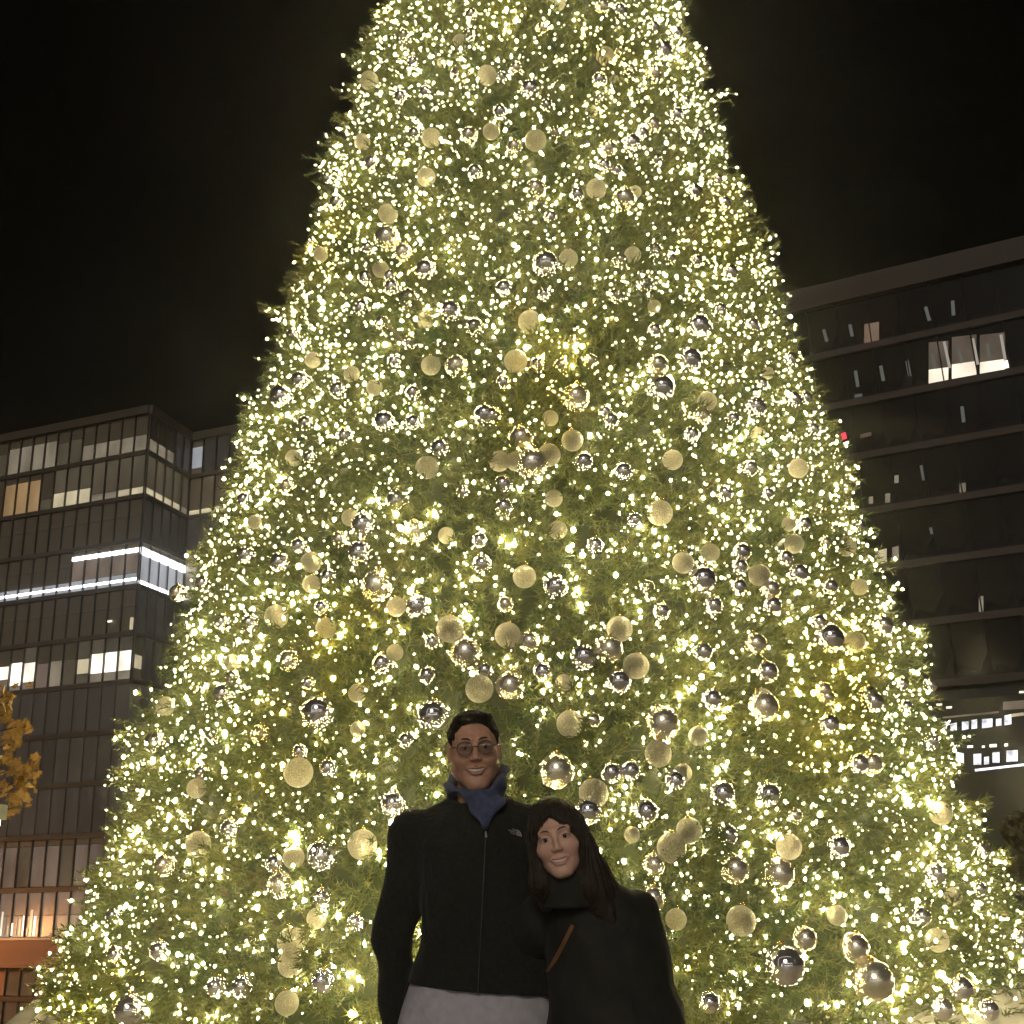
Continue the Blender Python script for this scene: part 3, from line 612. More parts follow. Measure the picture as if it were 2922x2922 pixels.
for (kind, size, row), ids in cells.items():
    ids.sort(key=lambda i: orn[i][1]); n = len(ids); nm, ds = KN[kind]
    for j, i in enumerate(ids):
        if n == 1: lab = f'only {size} {ds} {row}'
        elif j == 0: lab = f'leftmost {size} {ds} {row}'
        elif j == n - 1: lab = f'rightmost {size} {ds} {row}'
        elif n == 3: lab = f'middle {size} {ds} {row}'
        else: lab = f'{ORDS[j]} {size} {ds} from left, {row}'
        r_ = ORAD[i]; c = OC[i] + on_[i] * r_ * 0.35
        t_ = empty(nm, c); t_.scale = (r_,) * 3; t_.rotation_euler = (random.uniform(-.25, .25), random.uniform(-.25, .25), random.uniform(0, 6))
        tag(t_, lab, 'bauble', {'M': 'mirrored baubles on the tree', 'P': 'pearl baubles on the tree', 'G': 'champagne baubles on the tree'}[kind])
        obj('ball', BALL[kind], t_); obj('cap', CAP, t_)

# ================================================================== PEOPLE (grown as smooth distance fields, one continuous skin each)
def _ax(n): return None
class Field:
    def __init__(s, xs, ys, zs):
        s.xs, s.ys, s.zs = (np.asarray(q, np.float32) for q in (xs, ys, zs))
        s.X, s.Y, s.Z = np.meshgrid(s.xs, s.ys, s.zs, indexing='ij'); s.D = np.full(s.X.shape, 9.0, np.float32); s.fr = None
    def P(s):
        return s.X, s.Y, s.Z
def smin(a, b, k):
    if k <= 0: return np.minimum(a, b)
    h = np.clip(0.5 + 0.5 * (b - a) / k, 0, 1); return b + (a - b) * h - k * h * (1 - h)
def smax(a, b, k): return -smin(-a, -b, k)
def cap_(P, a, b, r1, r2=None):
    r2 = r1 if r2 is None else r2; X, Y, Z = P; ax, ay, az = a; bx, by, bz = b[0] - ax, b[1] - ay, b[2] - az
    L = bx * bx + by * by + bz * bz + 1e-12
    px, py, pz = X - ax, Y - ay, Z - az; h = np.clip((px * bx + py * by + pz * bz) / L, 0, 1)
    return np.sqrt((px - h * bx) ** 2 + (py - h * by) ** 2 + (pz - h * bz) ** 2) - (r1 + (r2 - r1) * h)
def ell(P, c, r):
    X, Y, Z = P; x, y, z = (X - c[0]) / r[0], (Y - c[1]) / r[1], (Z - c[2]) / r[2]
    k0 = np.sqrt(x * x + y * y + z * z) + 1e-6; k1 = np.sqrt((x / r[0]) ** 2 + (y / r[1]) ** 2 + (z / r[2]) ** 2) + 1e-6
    return k0 * (k0 - 1) / k1
def column(P, zz, cx, cy, a, b_, p=2.3):
    """a torso: superellipse sections that change with height"""
    X, Y, Z = P; A = np.interp(Z, zz, a); B = np.interp(Z, zz, b_); x = (X - np.interp(Z, zz, cx)) / A; y = (Y - np.interp(Z, zz, cy)) / B
    d = ((np.abs(x) ** p + np.abs(y) ** p) ** (1 / p) - 1) * np.minimum(A, B)
    return np.maximum(np.maximum(d, zz[0] - Z), Z - zz[-1])
def nets(D, xs, ys, zs):
    S = D < 0; n = [d - 1 for d in D.shape]
    cs = np.zeros(n, np.int8)
    for i in (0, 1):
        for j in (0, 1):
            for k in (0, 1): cs += S[i:n[0] + i, j:n[1] + j, k:n[2] + k]
    I, J, K = np.where((cs > 0) & (cs < 8)); idx = np.full(n, -1, np.int64); idx[I, J, K] = np.arange(len(I))
    acc = np.zeros((len(I), 3)); cnt = np.zeros(len(I))
    cor = [(i, j, k) for i in (0, 1) for j in (0, 1) for k in (0, 1)]
    val = {c: D[I + c[0], J + c[1], K + c[2]] for c in cor}
    pos = {c: np.stack([xs[I + c[0]], ys[J + c[1]], zs[K + c[2]]], 1) for c in cor}
    for a in cor:
        for ax in range(3):
            if a[ax]: continue
            b_ = tuple(v + (1 if t == ax else 0) for t, v in enumerate(a)); m = (val[a] < 0) != (val[b_] < 0)
            t = val[a][m] / (val[a][m] - val[b_][m]); acc[m] += pos[a][m] + (pos[b_][m] - pos[a][m]) * t[:, None]; cnt[m] += 1
    V = acc / cnt[:, None]; Q = []
    for ax in range(3):
        o1, o2 = [(1, 2), (2, 0), (0, 1)][ax]
        sl0 = [slice(None)] * 3; sl1 = [slice(None)] * 3; sl0[ax] = slice(0, -1); sl1[ax] = slice(1, None)
        A, B = S[tuple(sl0)], S[tuple(sl1)]; I3 = np.array(np.where(A != B)).T
        I3 = I3[(I3[:, o1] > 0) & (I3[:, o2] > 0) & (I3[:, o1] < n[o1]) & (I3[:, o2] < n[o2])]
        e1 = np.zeros(3, int); e1[o1] = 1; e2 = np.zeros(3, int); e2[o2] = 1
        c00, c10, c11, c01 = (idx[tuple((I3 - d).T)] for d in (0 * e1, e1, e1 + e2, e2))
        q_ = np.stack([c00, c10, c11, c01], 1); fl = ~A[tuple(I3.T)]; q_[fl] = q_[fl][:, ::-1]; Q.append(q_)
    return V, np.concatenate(Q)
def axis(lo, hi, coarse, fine=()):
    """grid lines: coarse steps with fine stretches [(lo,hi,step)]"""
    pts = [lo]
    while pts[-1] < hi:
        st = coarse
        for (a, b_, s_) in fine:
            if a - coarse <= pts[-1] <= b_: st = s_
        pts.append(pts[-1] + st)
    return np.array(pts, np.float32)
def rot(yaw, pitch, roll):
    """columns: head right, head front, head up in world; a face at yaw 0 looks at the camera (-Y)"""
    m = Matrix.Rotation(yaw, 3, 'Z') @ Matrix.Rotation(pitch, 3, 'X') @ Matrix.Rotation(roll, 3, 'Y')
    return np.array(m @ Matrix(((1, 0, 0), (0, -1, 0), (0, 0, 1))))
def local(P, c, Rm, hs=1.0):
    X, Y, Z = P[0] - c[0], P[1] - c[1], P[2] - c[2]
    return tuple((X * Rm[0, i] + Y * Rm[1, i] + Z * Rm[2, i]) / hs for i in range(3))

def head_field(L, fem):
    """L: local coordinates (x to the right of the picture, y out of the face, z up)"""
    X, Y, Z = L; A = (np.abs(X), Y, Z); s = 0.95 if fem else 1.0; w_ = 0.93 if fem else 1.0
    d = ell(L, (0, -0.018, 0.031), (0.078 * w_, 0.096 * s, 0.082))
    d = smin(d, ell(L, (0, 0.030, -0.030), ((0.064 if fem else 0.068) * w_, 0.062, 0.082)), 0.03)
    jaw = 0.043 if fem else 0.056
    d = smin(d, cap_(A, (jaw, 0.005, -0.062), (0.014, 0.066, -0.096 if fem else -0.104), 0.020, 0.019), 0.035)          # jaw line
    d = smin(d, ell(L, (0, 0.070, -0.098 if fem else -0.108), (0.022 if fem else 0.028, 0.020, 0.016)), 0.022)            # chin
    d = smin(d, ell(A, (0.040, 0.060, -0.028), (0.028, 0.026, 0.024)), 0.025)                          # cheeks, lifted by the smile
    d = smin(d, cap_(A, (0.012, 0.085, 0.026), (0.044, 0.070, 0.026), 0.009 if fem else 0.012, 0.008), 0.018)   # brow
    d = smax(d, -ell(A, (0.032, 0.098, 0.004), (0.021, 0.020, 0.012)), 0.012)                          # sockets
    nw = 0.85 if fem else 1.0
    d = smin(d, cap_(L, (0, 0.083, 0.014), (0, 0.1035, -0.026), 0.0058 * nw, 0.0102 * nw), 0.012)       # nose
    d = smin(d, ell(A, (0.0118 * nw, 0.0955, -0.031), (0.0072, 0.0095, 0.0068)), 0.007)
    d = smax(d, -ell(A, (0.0060, 0.1065, -0.0385), (0.0035, 0.006, 0.003)), 0.003)                     # nostrils
    d = smin(d, ell(A, (0.032, 0.0755, 0.004), (0.0165, 0.0135, 0.0105)), 0.006)                       # closed mass of the lids
    d = smax(d, -ell(A, (0.032, 0.0900, 0.0035), (0.0125, 0.0090, 0.0027 if fem else 0.0023)), 0.002)  # eye slit
    d = smax(d, -cap_(A, (0.020, 0.096, -0.046), (0.036, 0.084, -0.066), 0.0035, 0.004), 0.012)        # smile folds
    # lips: corners up
    up = smin(cap_(A, (0.0, 0.0960, -0.0590), (0.011, 0.0945, -0.0582), 0.0034, 0.0034), cap_(A, (0.011, 0.0945, -0.0582), (0.029, 0.0815, -0.0580), 0.0034, 0.0016), 0.003)
    lw = smin(cap_(A, (0.0, 0.0945, -0.0762), (0.013, 0.0920, -0.0738), 0.0044, 0.0042), cap_(A, (0.013, 0.0920, -0.0738), (0.0285, 0.0815, -0.0600), 0.0042, 0.0016), 0.003)
    d = smin(d, up, 0.005); d = smin(d, lw, 0.006)
    d = smax(d, -smin(cap_(A, (0.0, 0.0985, -0.0675), (0.012, 0.0960, -0.0660), 0.0052), cap_(A, (0.012, 0.0960, -0.0660), (0.0265, 0.0850, -0.0595), 0.0046, 0.0018), 0.002), 0.002)   # open mouth
    d = smin(d, ell(A, (0.079 * w_, -0.010, -0.004), (0.010, 0.020, 0.033)), 0.010)                    # ears
    d = smax(d, -ell(A, (0.090 * w_, 0.000, 0.000), (0.008, 0.010, 0.018)), 0.005)
    return d
def head_cols(V, c, Rm, base, lip, stub, hs=1.0):
    L = (V - c) @ Rm / hs; x, y, z = np.abs(L[:, 0]), L[:, 1], L[:, 2]; col = np.tile(np.array(base, float), (len(V), 1))
    def blend(m, t): col[:] = col * (1 - m[:, None]) + np.array(t) * m[:, None]
    infr = (y > 0.0) & (z < 0.12) & (z > -0.14)
    ck = np.exp(-(((x - 0.038) / 0.022) ** 2 + ((z + 0.03) / 0.022) ** 2)) * infr; blend(0.28 * ck, lip)
    if stub: blend(np.clip((-0.038 - z) / 0.02, 0, 1) * np.clip((z + 0.135) / 0.02, 0, 1) * np.clip(y / 0.03, 0, 1) * 0.42, stub)
    up = np.exp(-((z + 0.0590 - 1.2 * x * x) / 0.0036) ** 2) * (x < 0.026); lw = np.exp(-((z + 0.0765 - 19 * x * x) / 0.0044) ** 2) * (x < 0.025)
    blend(np.clip(up + lw, 0, 1) * (y > 0.075) * 0.8, lip)
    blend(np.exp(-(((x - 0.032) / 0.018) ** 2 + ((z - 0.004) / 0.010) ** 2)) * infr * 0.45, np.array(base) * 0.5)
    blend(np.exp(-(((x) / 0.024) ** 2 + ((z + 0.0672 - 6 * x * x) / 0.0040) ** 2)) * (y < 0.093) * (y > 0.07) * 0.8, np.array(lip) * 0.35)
    return col
def to_world(c, Rm, p): return Vector(np.asarray(c) + Rm @ np.asarray(p, float) * HS)
HS = 1.0
def face_parts(person, c, Rm, fem):
    off = person.location
    for s in (-1, 1):
        mb = MB(); prof = [(0.0118 * HS * math.sin(math.pi * i / 12) + 1e-5, -0.0118 * HS * math.cos(math.pi * i / 12)) for i in range(13)]; mb.lathe(prof, 18)
        Wm = Matrix(Rm.tolist()); e = mb.build('eye', M['eye'], person, to_world(c, Rm, (0.032 * s, 0.0765, 0.004)) - off, True)
        mb = MB(); mb.lathe([(1e-4, 0.0125 * HS), (0.003 * HS, 0.0123 * HS), (0.0058 * HS, 0.0110 * HS), (0.0062 * HS, 0.0102 * HS)], 16)
        ir = mb.build('iris', M['iris'], e, (0, 0, 0), True)
        fw = Vector(Rm[:, 1]) + Vector((0.03 * -s, 0, 0)); ir.rotation_mode = 'QUATERNION'; ir.rotation_quaternion = fw.to_track_quat('Z', 'Y')
        pts = [to_world(c, Rm, (s * x, y, z)) - off for x, y, z in ((0.013, 0.0985 if not fem else 0.0965, 0.0255), (0.022, 0.0955 if not fem else 0.0935, 0.0305), (0.034, 0.0880, 0.0320), (0.046, 0.0760, 0.0270))]
        mb = MB(); mb.tube(pts, [0.0015, 0.0024, 0.0021, 0.0008] if not fem else [0.0010, 0.0016, 0.0014, 0.0005], 8); mb.build('eyebrow', M['brow'], person, (0, 0, 0), True)
        if fem:
            pts = [to_world(c, Rm, (s * (0.032 + 0.013 * math.cos(t_)), 0.0875 - 0.005 * abs(math.cos(t_)), 0.0042 + 0.0052 * math.sin(t_))) - off for t_ in np.linspace(0.1, math.pi - 0.1, 7)]
            mb = MB(); mb.tube(pts, 0.0011, 5); mb.build('eyelashes', M['brow'], person)
    mb = MB(); pts = [to_world(c, Rm, (x, 0.0900 - 8 * x * x, -0.0664 + 8.0 * x * x)) - off for x in np.linspace(-0.023, 0.023, 9)]
    mb.tube(pts, [0.002 * HS, 0.0036 * HS, 0.0045 * HS, 0.005 * HS, 0.005 * HS, 0.005 * HS, 0.0045 * HS, 0.0036 * HS, 0.002 * HS], 8); mb.build('teeth', M['teeth'], person, (0, 0, 0), True)
def noise3(P, f, seed=0.0):
    X, Y, Z = P; return (np.sin(f * X * 1.3 + f * 0.7 * Z + seed) * np.sin(f * 1.1 * Y - f * 0.5 * X + 1.7 * seed) + np.sin(f * 0.9 * Z + f * 0.6 * Y + 2.1 * seed) * np.sin(f * 1.2 * X + 0.3 * seed)) * 0.5
def hand_field(P, wrist, pts_dir, side):
    """a relaxed hand: palm, four bent fingers of different length, thumb from the side of the palm"""
    wv = np.array(wrist); d = np.array(pts_dir, float); d /= np.linalg.norm(d); s_ = np.array(side, float); s_ -= d * s_.dot(d); s_ /= np.linalg.norm(s_); n_ = np.cross(d, s_)
    f = 9.0
    for k in range(4):
        u = (k - 1.5) * 0.021; f = smin(f, cap_(P, wv + d * 0.01 + s_ * u * 0.6, wv + d * 0.085 + s_ * u, 0.014, 0.011), 0.012)
    for k, ln in enumerate((0.066, 0.078, 0.074, 0.058)):
        u = (k - 1.5) * 0.021; k0 = wv + d * 0.085 + s_ * u; k1 = k0 + d * ln * 0.5 + n_ * 0.010; k2 = k1 + d * ln * 0.32 + n_ * 0.022; k3 = k2 + d * ln * 0.12 + n_ * 0.02
        f = smin(f, smin(smin(cap_(P, k0, k1, 0.0095, 0.0088), cap_(P, k1, k2, 0.0088, 0.008), 0.003), cap_(P, k2, k3, 0.008, 0.007), 0.003), 0.004)
    t0 = wv + d * 0.025 - s_ * 0.028; t1 = t0 + d * 0.035 - s_ * 0.024; t2 = t1 + d * 0.030 - s_ * 0.006 + n_ * 0.01
    return smin(f, smin(cap_(P, t0, t1, 0.014, 0.011), cap_(P, t1, t2, 0.011, 0.0085), 0.004), 0.010)

def strands(person, V, Q, hc, off, n, m, z_end):
    """loose locks that follow the hair down from the crown"""
    bv = BVHTree.FromPolygons([tuple(v) for v in V], [tuple(q_) for q_ in Q]); mb = MB(); rr_ = random.Random(3)
    for k in range(n):
        a = rr_.uniform(0, 2 * math.pi); p = Vector((hc[0] + .06 * math.cos(a), hc[1] + .02 + .07 * math.sin(a), hc[2] + rr_.uniform(.0, .09))); pts = []; ln = rr_.randint(8, 17); dr = rr_.uniform(-.3, .3)
        for j in range(ln):
            h = bv.find_nearest(p)
            if h[0] is None: break
            nn = h[1]; q_ = h[0] + nn * (0.0012 + .002 * rr_.random()); pts.append(q_ - Vector(off))
            t_ = Vector((dr * .15 * math.sin(j * .7), 0, -1)); t_ = t_ - nn * t_.dot(nn)
            if t_.length < .15: t_ = Vector((nn.x, nn.y, -.3))
            p = q_ + t_.normalized() * .016
            if p.z < z_end - rr_.random() * .05: break
        if len(pts) > 4: mb.tube(pts, [0.0011] * (len(pts) - 1) + [0.0003], 4)
    mb.build('hair_strands', m, person)
PS = 1.145                    # the figures are drawn at 1/PS of life size round eye level, then set life-size at their real distance
GZ = 1.40 - 1.40 / PS         # where the pavement lies in the drawing
def place(o):
    o.location = CAM + (o.location - CAM) * PS; o.scale = (PS, PS, PS)
def make_man():
    global HS
    HS = 0.87; Yb = 3.12; hc = np.array([-0.127, 3.085, 1.692]); Rm = rot(R(4), R(5), R(-2.5)); X0 = -0.125
    fx = [(hc[0] - 0.09, hc[0] + 0.09, 0.0028)]; fy = [(hc[1] - 0.12, hc[1] + 0.09, 0.0028)]; fz = [(1.570, 1.79, 0.0028)]
    F = Field(axis(X0 - 0.36, X0 + 0.40, 0.011, fx), axis(Yb - 0.24, Yb + 0.30, 0.011, fy), axis(GZ - 0.01, 1.82, 0.011, fz)); P = F.P()
    D = cap_(P, (X0, Yb + 0.0, 1.46), (hc[0], hc[1] + 0.02, 1.63), 0.056, 0.048)
    D = smin(D, column(P, [0.90, 1.00, 1.12, 1.27, 1.40, 1.48], [X0] * 6, [Yb] * 6, [0.15, 0.155, 0.13, 0.14, 0.16, 0.12], [0.09, 0.10, 0.09, 0.10, 0.10, 0.07]), 0.05)
    aL = (-1, (-0.358, Yb + 0.03, 1.200), (-0.362, Yb + 0.075, 0.995)); aR = (1, (0.165, Yb + 0.10, 1.20), (0.26, Yb + 0.20, 1.14))
    for s, el, wr in (aL, aR):
        sh = (X0 + s * 0.155, Yb, 1.455)
        D = smin(D, cap_(P, sh, el, 0.042, 0.034), 0.03); D = smin(D, cap_(P, el, wr, 0.034, 0.024), 0.02)
        D = smin(D, hand_field(P, wr, (0.16, 0.10, -1.0) if s < 0 else (1, 0.05, -0.3), (0, 1, 0) if s < 0 else (0, 0.2, 1)), 0.012)
    hip, kn, an = 0.93, 0.57, GZ + 0.08
    for s in (-1, 1):
        kx = X0 + s * 0.09
        D = smin(D, cap_(P, (X0 + s * 0.078, Yb, hip), (kx, Yb - 0.01, kn), 0.075, 0.048), 0.04); D = smin(D, cap_(P, (kx, Yb - 0.01, kn), (kx + s * 0.01, Yb + 0.03, an), 0.048, 0.034), 0.02)
        D = smin(D, cap_(P, (kx + s * 0.01, Yb + 0.04, GZ + 0.045), (kx + s * 0.03, Yb - 0.13, GZ + 0.032), 0.034, 0.028), 0.02)
    k = int(np.searchsorted(F.zs, 1.545)); Ps = tuple(q_[:, :, k:] for q_ in P)
    D[:, :, k:] = smin(D[:, :, k:], head_field(local(Ps, hc, Rm, HS), False) * HS, 0.014)
    V, Q = nets(D, F.xs, F.ys, F.zs); root = Vector((X0, Yb, GZ)); off = np.array(root); cols = head_cols(V, hc, Rm, (0.54, 0.30, 0.20), (0.46, 0.20, 0.16), (0.36, 0.21, 0.15), HS)
    man = obj('person', mesh_np('person', V - off, Q, M['skin'], True, cols), None, root)
    tag(man, 'tall man with round glasses and a blue scarf in a black fleece jacket', 'person', 'couple in front of the tree')
    face_parts(man, hc, Rm, False)
    # short hair
    F = Field(axis(hc[0] - .11, hc[0] + .11, .003), axis(hc[1] - .11, hc[1] + .13, .003), axis(1.60, 1.82, .003)); P = F.P(); L = local(P, hc, Rm, HS); x, y, z = L
    D = ell(L, (0, -0.022, 0.034), (0.0835, 0.103, 0.088)) + 0.003 * noise3(L, 160, 1) + 0.002 * np.sin(230 * x + 60 * y) * np.sin(150 * z + 90 * x)
    D = smin(D, ell(L, (0.004, 0.026, 0.094), (0.060, 0.056, 0.022)) + 0.003 * noise3(L, 140, 2), 0.02)
    face = ((np.abs(x) / 0.066) ** 2.6 + (np.abs(z + 0.030) / 0.107) ** 2.6) ** (1 / 2.6) - 1; face = np.maximum(face * 0.066, 0.008 - y)
    D = smax(D, -face, 0.008)
    D = smax(D, -np.maximum(-0.025 - y + 0 * z, np.maximum(z + 0.000, -0.04 - y)), 0.006)
    D = np.maximum(D, -0.070 - z - 0.35 * np.minimum(y, 0)); D = np.maximum(D, np.where(y > -0.02, -0.012 - z, -9))
    V, Q = nets(D, F.xs, F.ys, F.zs); obj('hair', mesh_np('hair', V - off, Q, M['black_hair'], True), man)
    # round spectacles
    gl = MB(); lens = []
    for s in (-1, 1):
        cc = np.array([0.0325 * s, 0.1035, 0.001]); ring = [to_world(hc, Rm, cc + np.array([0.0235 * math.cos(t_), -0.10 * 0.0235 * math.cos(t_) * s, 0.0212 * math.sin(t_)])) - root for t_ in np.linspace(0, 2 * math.pi, 29)]
        gl.tube(ring, 0.0011, 6, cap=False); lens.append(ring)
        gl.tube([to_world(hc, Rm, q_) - root for q_ in ((0.0570 * s, 0.1005, 0.006), (0.0710 * s, 0.088, 0.007), (0.0800 * s, 0.03, 0.006), (0.0810 * s, -0.012, 0.004))], 0.0014, 6)
    gl.tube([to_world(hc, Rm, q_) - root for q_ in ((-0.0090, 0.1065, 0.004), (0, 0.109, 0.007), (0.0090, 0.1065, 0.004))], 0.0014, 6)
    spec = gl.build('glasses', M['rim'], man, (0, 0, 0), True)
    for ring in lens:
        ctr = sum(ring[:-1], Vector()) / 28; mb = MB(); mb.add([ctr + (q_ - ctr) * 0.96 for q_ in ring[:-1]] + [ctr + Vector((0, -0.0022, 0))], [(i, (i + 1) % 28, 28) for i in range(28)])
        mb.build('lens', M['lens'], spec, (0, 0, 0), True)
    # fleece jacket
    F = Field(axis(X0 - .36, X0 + .44, .0065), axis(Yb - .24, Yb + .32, .0065), axis(0.94, 1.62, .0065)); P = F.P(); X, Y, Z = P
    D = column(P, [1.00, 1.06, 1.15, 1.25, 1.34, 1.44, 1.490, 1.525, 1.545], [X0 + .01, X0 + .01, X0 + .015, X0 + .018, X0 + .01, X0, X0, X0 + .003, X0 + .006], [Yb] * 9, [0.205, 0.202, 0.188, 0.170, 0.172, 0.186, 0.165, 0.105, 0.078], [0.130, 0.133, 0.135, 0.136, 0.136, 0.120, 0.10, 0.085, 0.075], 2.4)
    for s, el, wr in (aL, aR):
        sh = (X0 + s * 0.172, Yb + .005, 1.462)
        D = smin(D, cap_(P, (X0 + s * .055, Yb + .015, 1.515), sh, 0.050, 0.066), 0.03); D = smin(D, cap_(P, sh, el, 0.070, 0.054), 0.018); D = smin(D, cap_(P, el, wr, 0.054, 0.033 if s < 0 else 0.046), 0.014)
    fold = np.clip((1.30 - Z) / .25, 0, 1)
    D = D + 0.0040 * noise3(P, 22, .5) + 0.0020 * noise3(P, 55, 2.2) + 0.0035 * np.sin(38 * Z + 20 * np.abs(X - X0) + 6 * np.sin(9 * X)) * fold + 0.003 * np.sin(30 * (Z + 0.8 * np.abs(X - X0 + .18)) + 3) * (np.abs(X - X0 - .01) > .15)
    hem = 1.100 - 0.105 * (X + .308) - Z
    D = np.maximum(D, np.where((X > X0 - 0.190) | ((Y < Yb - .02) & (X > X0 - .25)), hem, 0.975 - Z))
    D = smin(D, np.maximum(np.abs(np.sqrt(((X - X0 - .01) / .078) ** 2 + ((Y - Yb) / .080) ** 2) * .078 - .078) - .009, np.maximum(1.49 - Z, Z - (1.560 + .25 * (Y - Yb)))), 0.010)
    vee = np.abs(X - X0 - .026) - (Z - 1.490) * 0.60; D = smax(D, -np.maximum(np.maximum(vee, Y - Yb + .02), 1.44 - Z), 0.006)
    V, Q = nets(D, F.xs, F.ys, F.zs); jk = obj('jacket', mesh_np('jacket', V - off, Q, M['fleece'], True), man)
    bv = BVHTree.FromPolygons([tuple(v) for v in V], [tuple(q_) for q_ in Q])
    def onj(x, y, lift=0.003):
        d = ray(x, y).normalized(); h = bv.ray_cast(CAM, d); return (h[0] - d * lift, h[1]) if h[0] is not None else (at_y(x, y, Yb - .14), Vector((0, -1, 0)))
    mb = MB(); zp = [onj(1388 - (y - 2360) * 0.050, y, 0.001)[0] - root for y in range(2366, 2836, 12)]; mb.tube(zp, 0.0026, 6, flat=0.6); mb.build('zip', M['zipm'], jk)
    p, _ = onj(1386, 2372, 0.005); mb = MB(); mb.tube([p - root, p - root + Vector((0.001, -0.002, -0.016))], [0.0022, 0.0036], 6); mb.build('zip_pull', M['frame_pale'], jk)
    # white stitched emblem on the chest: three quarter arcs of a dome beside three short lines of words
    pc, nn = onj(1471, 2374); a0 = (onj(1490, 2380)[0] - onj(1450, 2368)[0]).normalized(); upv = nn.cross(a0); upv = upv if upv.z > 0 else -upv; upv.normalize()
    mb = MB()
    for j in range(3):
        r0, r1 = 0.0165 - 0.0055 * j, 0.0125 - 0.0055 * j; vsx = []; N = 9
        for i in range(N + 1):
            t_ = math.pi / 2 * i / N
            for r_ in (r0, max(r1, 0.0005)): vsx.append(pc - root + a0 * (0.002 + r_ * math.sin(t_)) + upv * (-0.009 + r_ * math.cos(t_)) + nn * 0.001)
        mb.add(vsx, [(2 * i, 2 * i + 1, 2 * i + 3, 2 * i + 2) for i in range(N)])
    lg = mb.build('chest_logo', M['logo'], jk)
    for j, wd in enumerate(('THE', 'NORTH', 'FACE')):
        cu = bpy.data.curves.new('lettering', 'FONT'); cu.body = wd; cu.size = 0.0058; cu.align_x = 'RIGHT'; cu.extrude = 0.0004; cu.materials.append(M['logo'])
        to = bpy.data.objects.new('lettering', cu); link(to, lg); bpy.context.view_layer.update()
        me = bpy.data.meshes.new_from_object(to.evaluated_get(bpy.context.evaluated_depsgraph_get())); bpy.data.objects.remove(to)
        t2 = obj('lettering', me, lg); mx = Matrix((a0, upv, nn)).transposed().to_4x4(); mx.translation = pc - root + a0 * 0.0 + upv * (0.0022 - 0.0055 * j) + nn * 0.001; t2.matrix_local = mx
    # scarf wound high round the neck, its end tucked into the jacket
    F = Field(axis(X0 - .14, X0 + .16, .0045), axis(Yb - .19, Yb + .14, .0045), axis(1.42, 1.68, .0045)); P = F.P(); X, Y, Z = P; nx, ny = hc[0] + .002, hc[1] + .022
    rr_ = np.sqrt(((X - nx) / 0.96) ** 2 + ((Y - ny) / 1.02) ** 2); Rz = 0.068 + 0.013 * np.clip((Z - 1.53) / .1, 0, 1)
    topz = 1.603 + 0.14 * (X - nx) + 0.42 * (Y - ny); topz = topz + 0.016 * np.clip((np.abs(X - nx) - .04) / .03, 0, 1)
    D = np.maximum(np.abs(rr_ - Rz) - 0.012, np.maximum(1.49 - Z, Z - topz))
    D = smin(D, ell(P, (nx, ny - .054, 1.552), (0.052, 0.030, 0.028)), 0.025)
    D = smin(D, cap_(P, (X0 - .040, ny - .068, 1.535), (X0 + .016, ny - .100, 1.494), 0.028, 0.012), 0.02); D = smin(D, cap_(P, (X0 + .068, ny - .064, 1.535), (X0 + .022, ny - .100, 1.494), 0.026, 0.012), 0.02)
    D = np.where((Z < 1.575) & (Y < ny), smax(D, np.abs(X - X0 - .026) - .010 - (Z - 1.485) * .72, .006), D)
    D = D + 0.0036 * np.sin(105 * Z + 60 * (X - nx) + 4 * np.sin(30 * X)) + 0.003 * noise3(P, 60, .9)
    V, Q = nets(D, F.xs, F.ys, F.zs); obj('scarf', mesh_np('scarf', V - off, Q, M['scarf'], True), man)
    # trousers and shoes
    F = Field(axis(X0 - .25, X0 + .26, .008), axis(Yb - .18, Yb + .18, .008), axis(GZ + .02, 1.14, .008)); P = F.P(); X, Y, Z = P
    D = column(P, [0.84, 0.94, 1.00, 1.06, 1.125], [X0 - .005, X0 - .008, X0 - .010, X0 - .004, X0 + .002], [Yb] * 5, [0.196, 0.204, 0.208, 0.194, 0.178], [0.112, 0.122, 0.126, 0.120, 0.112])
    for s in (-1, 1):
        kx = X0 + s * .09; D = smin(D, cap_(P, (X0 + s * .088, Yb, .90), (kx, Yb - .01, kn), .098, .070), .03); D = smin(D, cap_(P, (kx, Yb - .01, kn), (kx + s * .01, Yb + .03, GZ + .075), .070, .056), .02)
    D = D + 0.003 * noise3(P, 30, .4) + 0.0025 * np.sin(46 * Z + 40 * np.abs(X - X0))
    V, Q = nets(D, F.xs, F.ys, F.zs); obj('trousers', mesh_np('trousers', V - off, Q, M['trousers'], True), man)
    for s in (-1, 1):
        F = Field(axis(-.09, .09, .008), axis(-.24, .12, .008), axis(-.01, .16, .008)); P = F.P(); D = smin(cap_(P, (0, .03, .045), (s * .02, -.14, .036), .046, .040), cap_(P, (0, .03, .055), (0, .03, .11), .045, .043), .03); D = np.maximum(D, 0.0 - P[2])
        V, Q = nets(D, F.xs, F.ys, F.zs); obj('shoe', mesh_np('shoe', V, Q, M['shoe'], True), man, (s * .10, .02, 0.001))
    place(man); return man

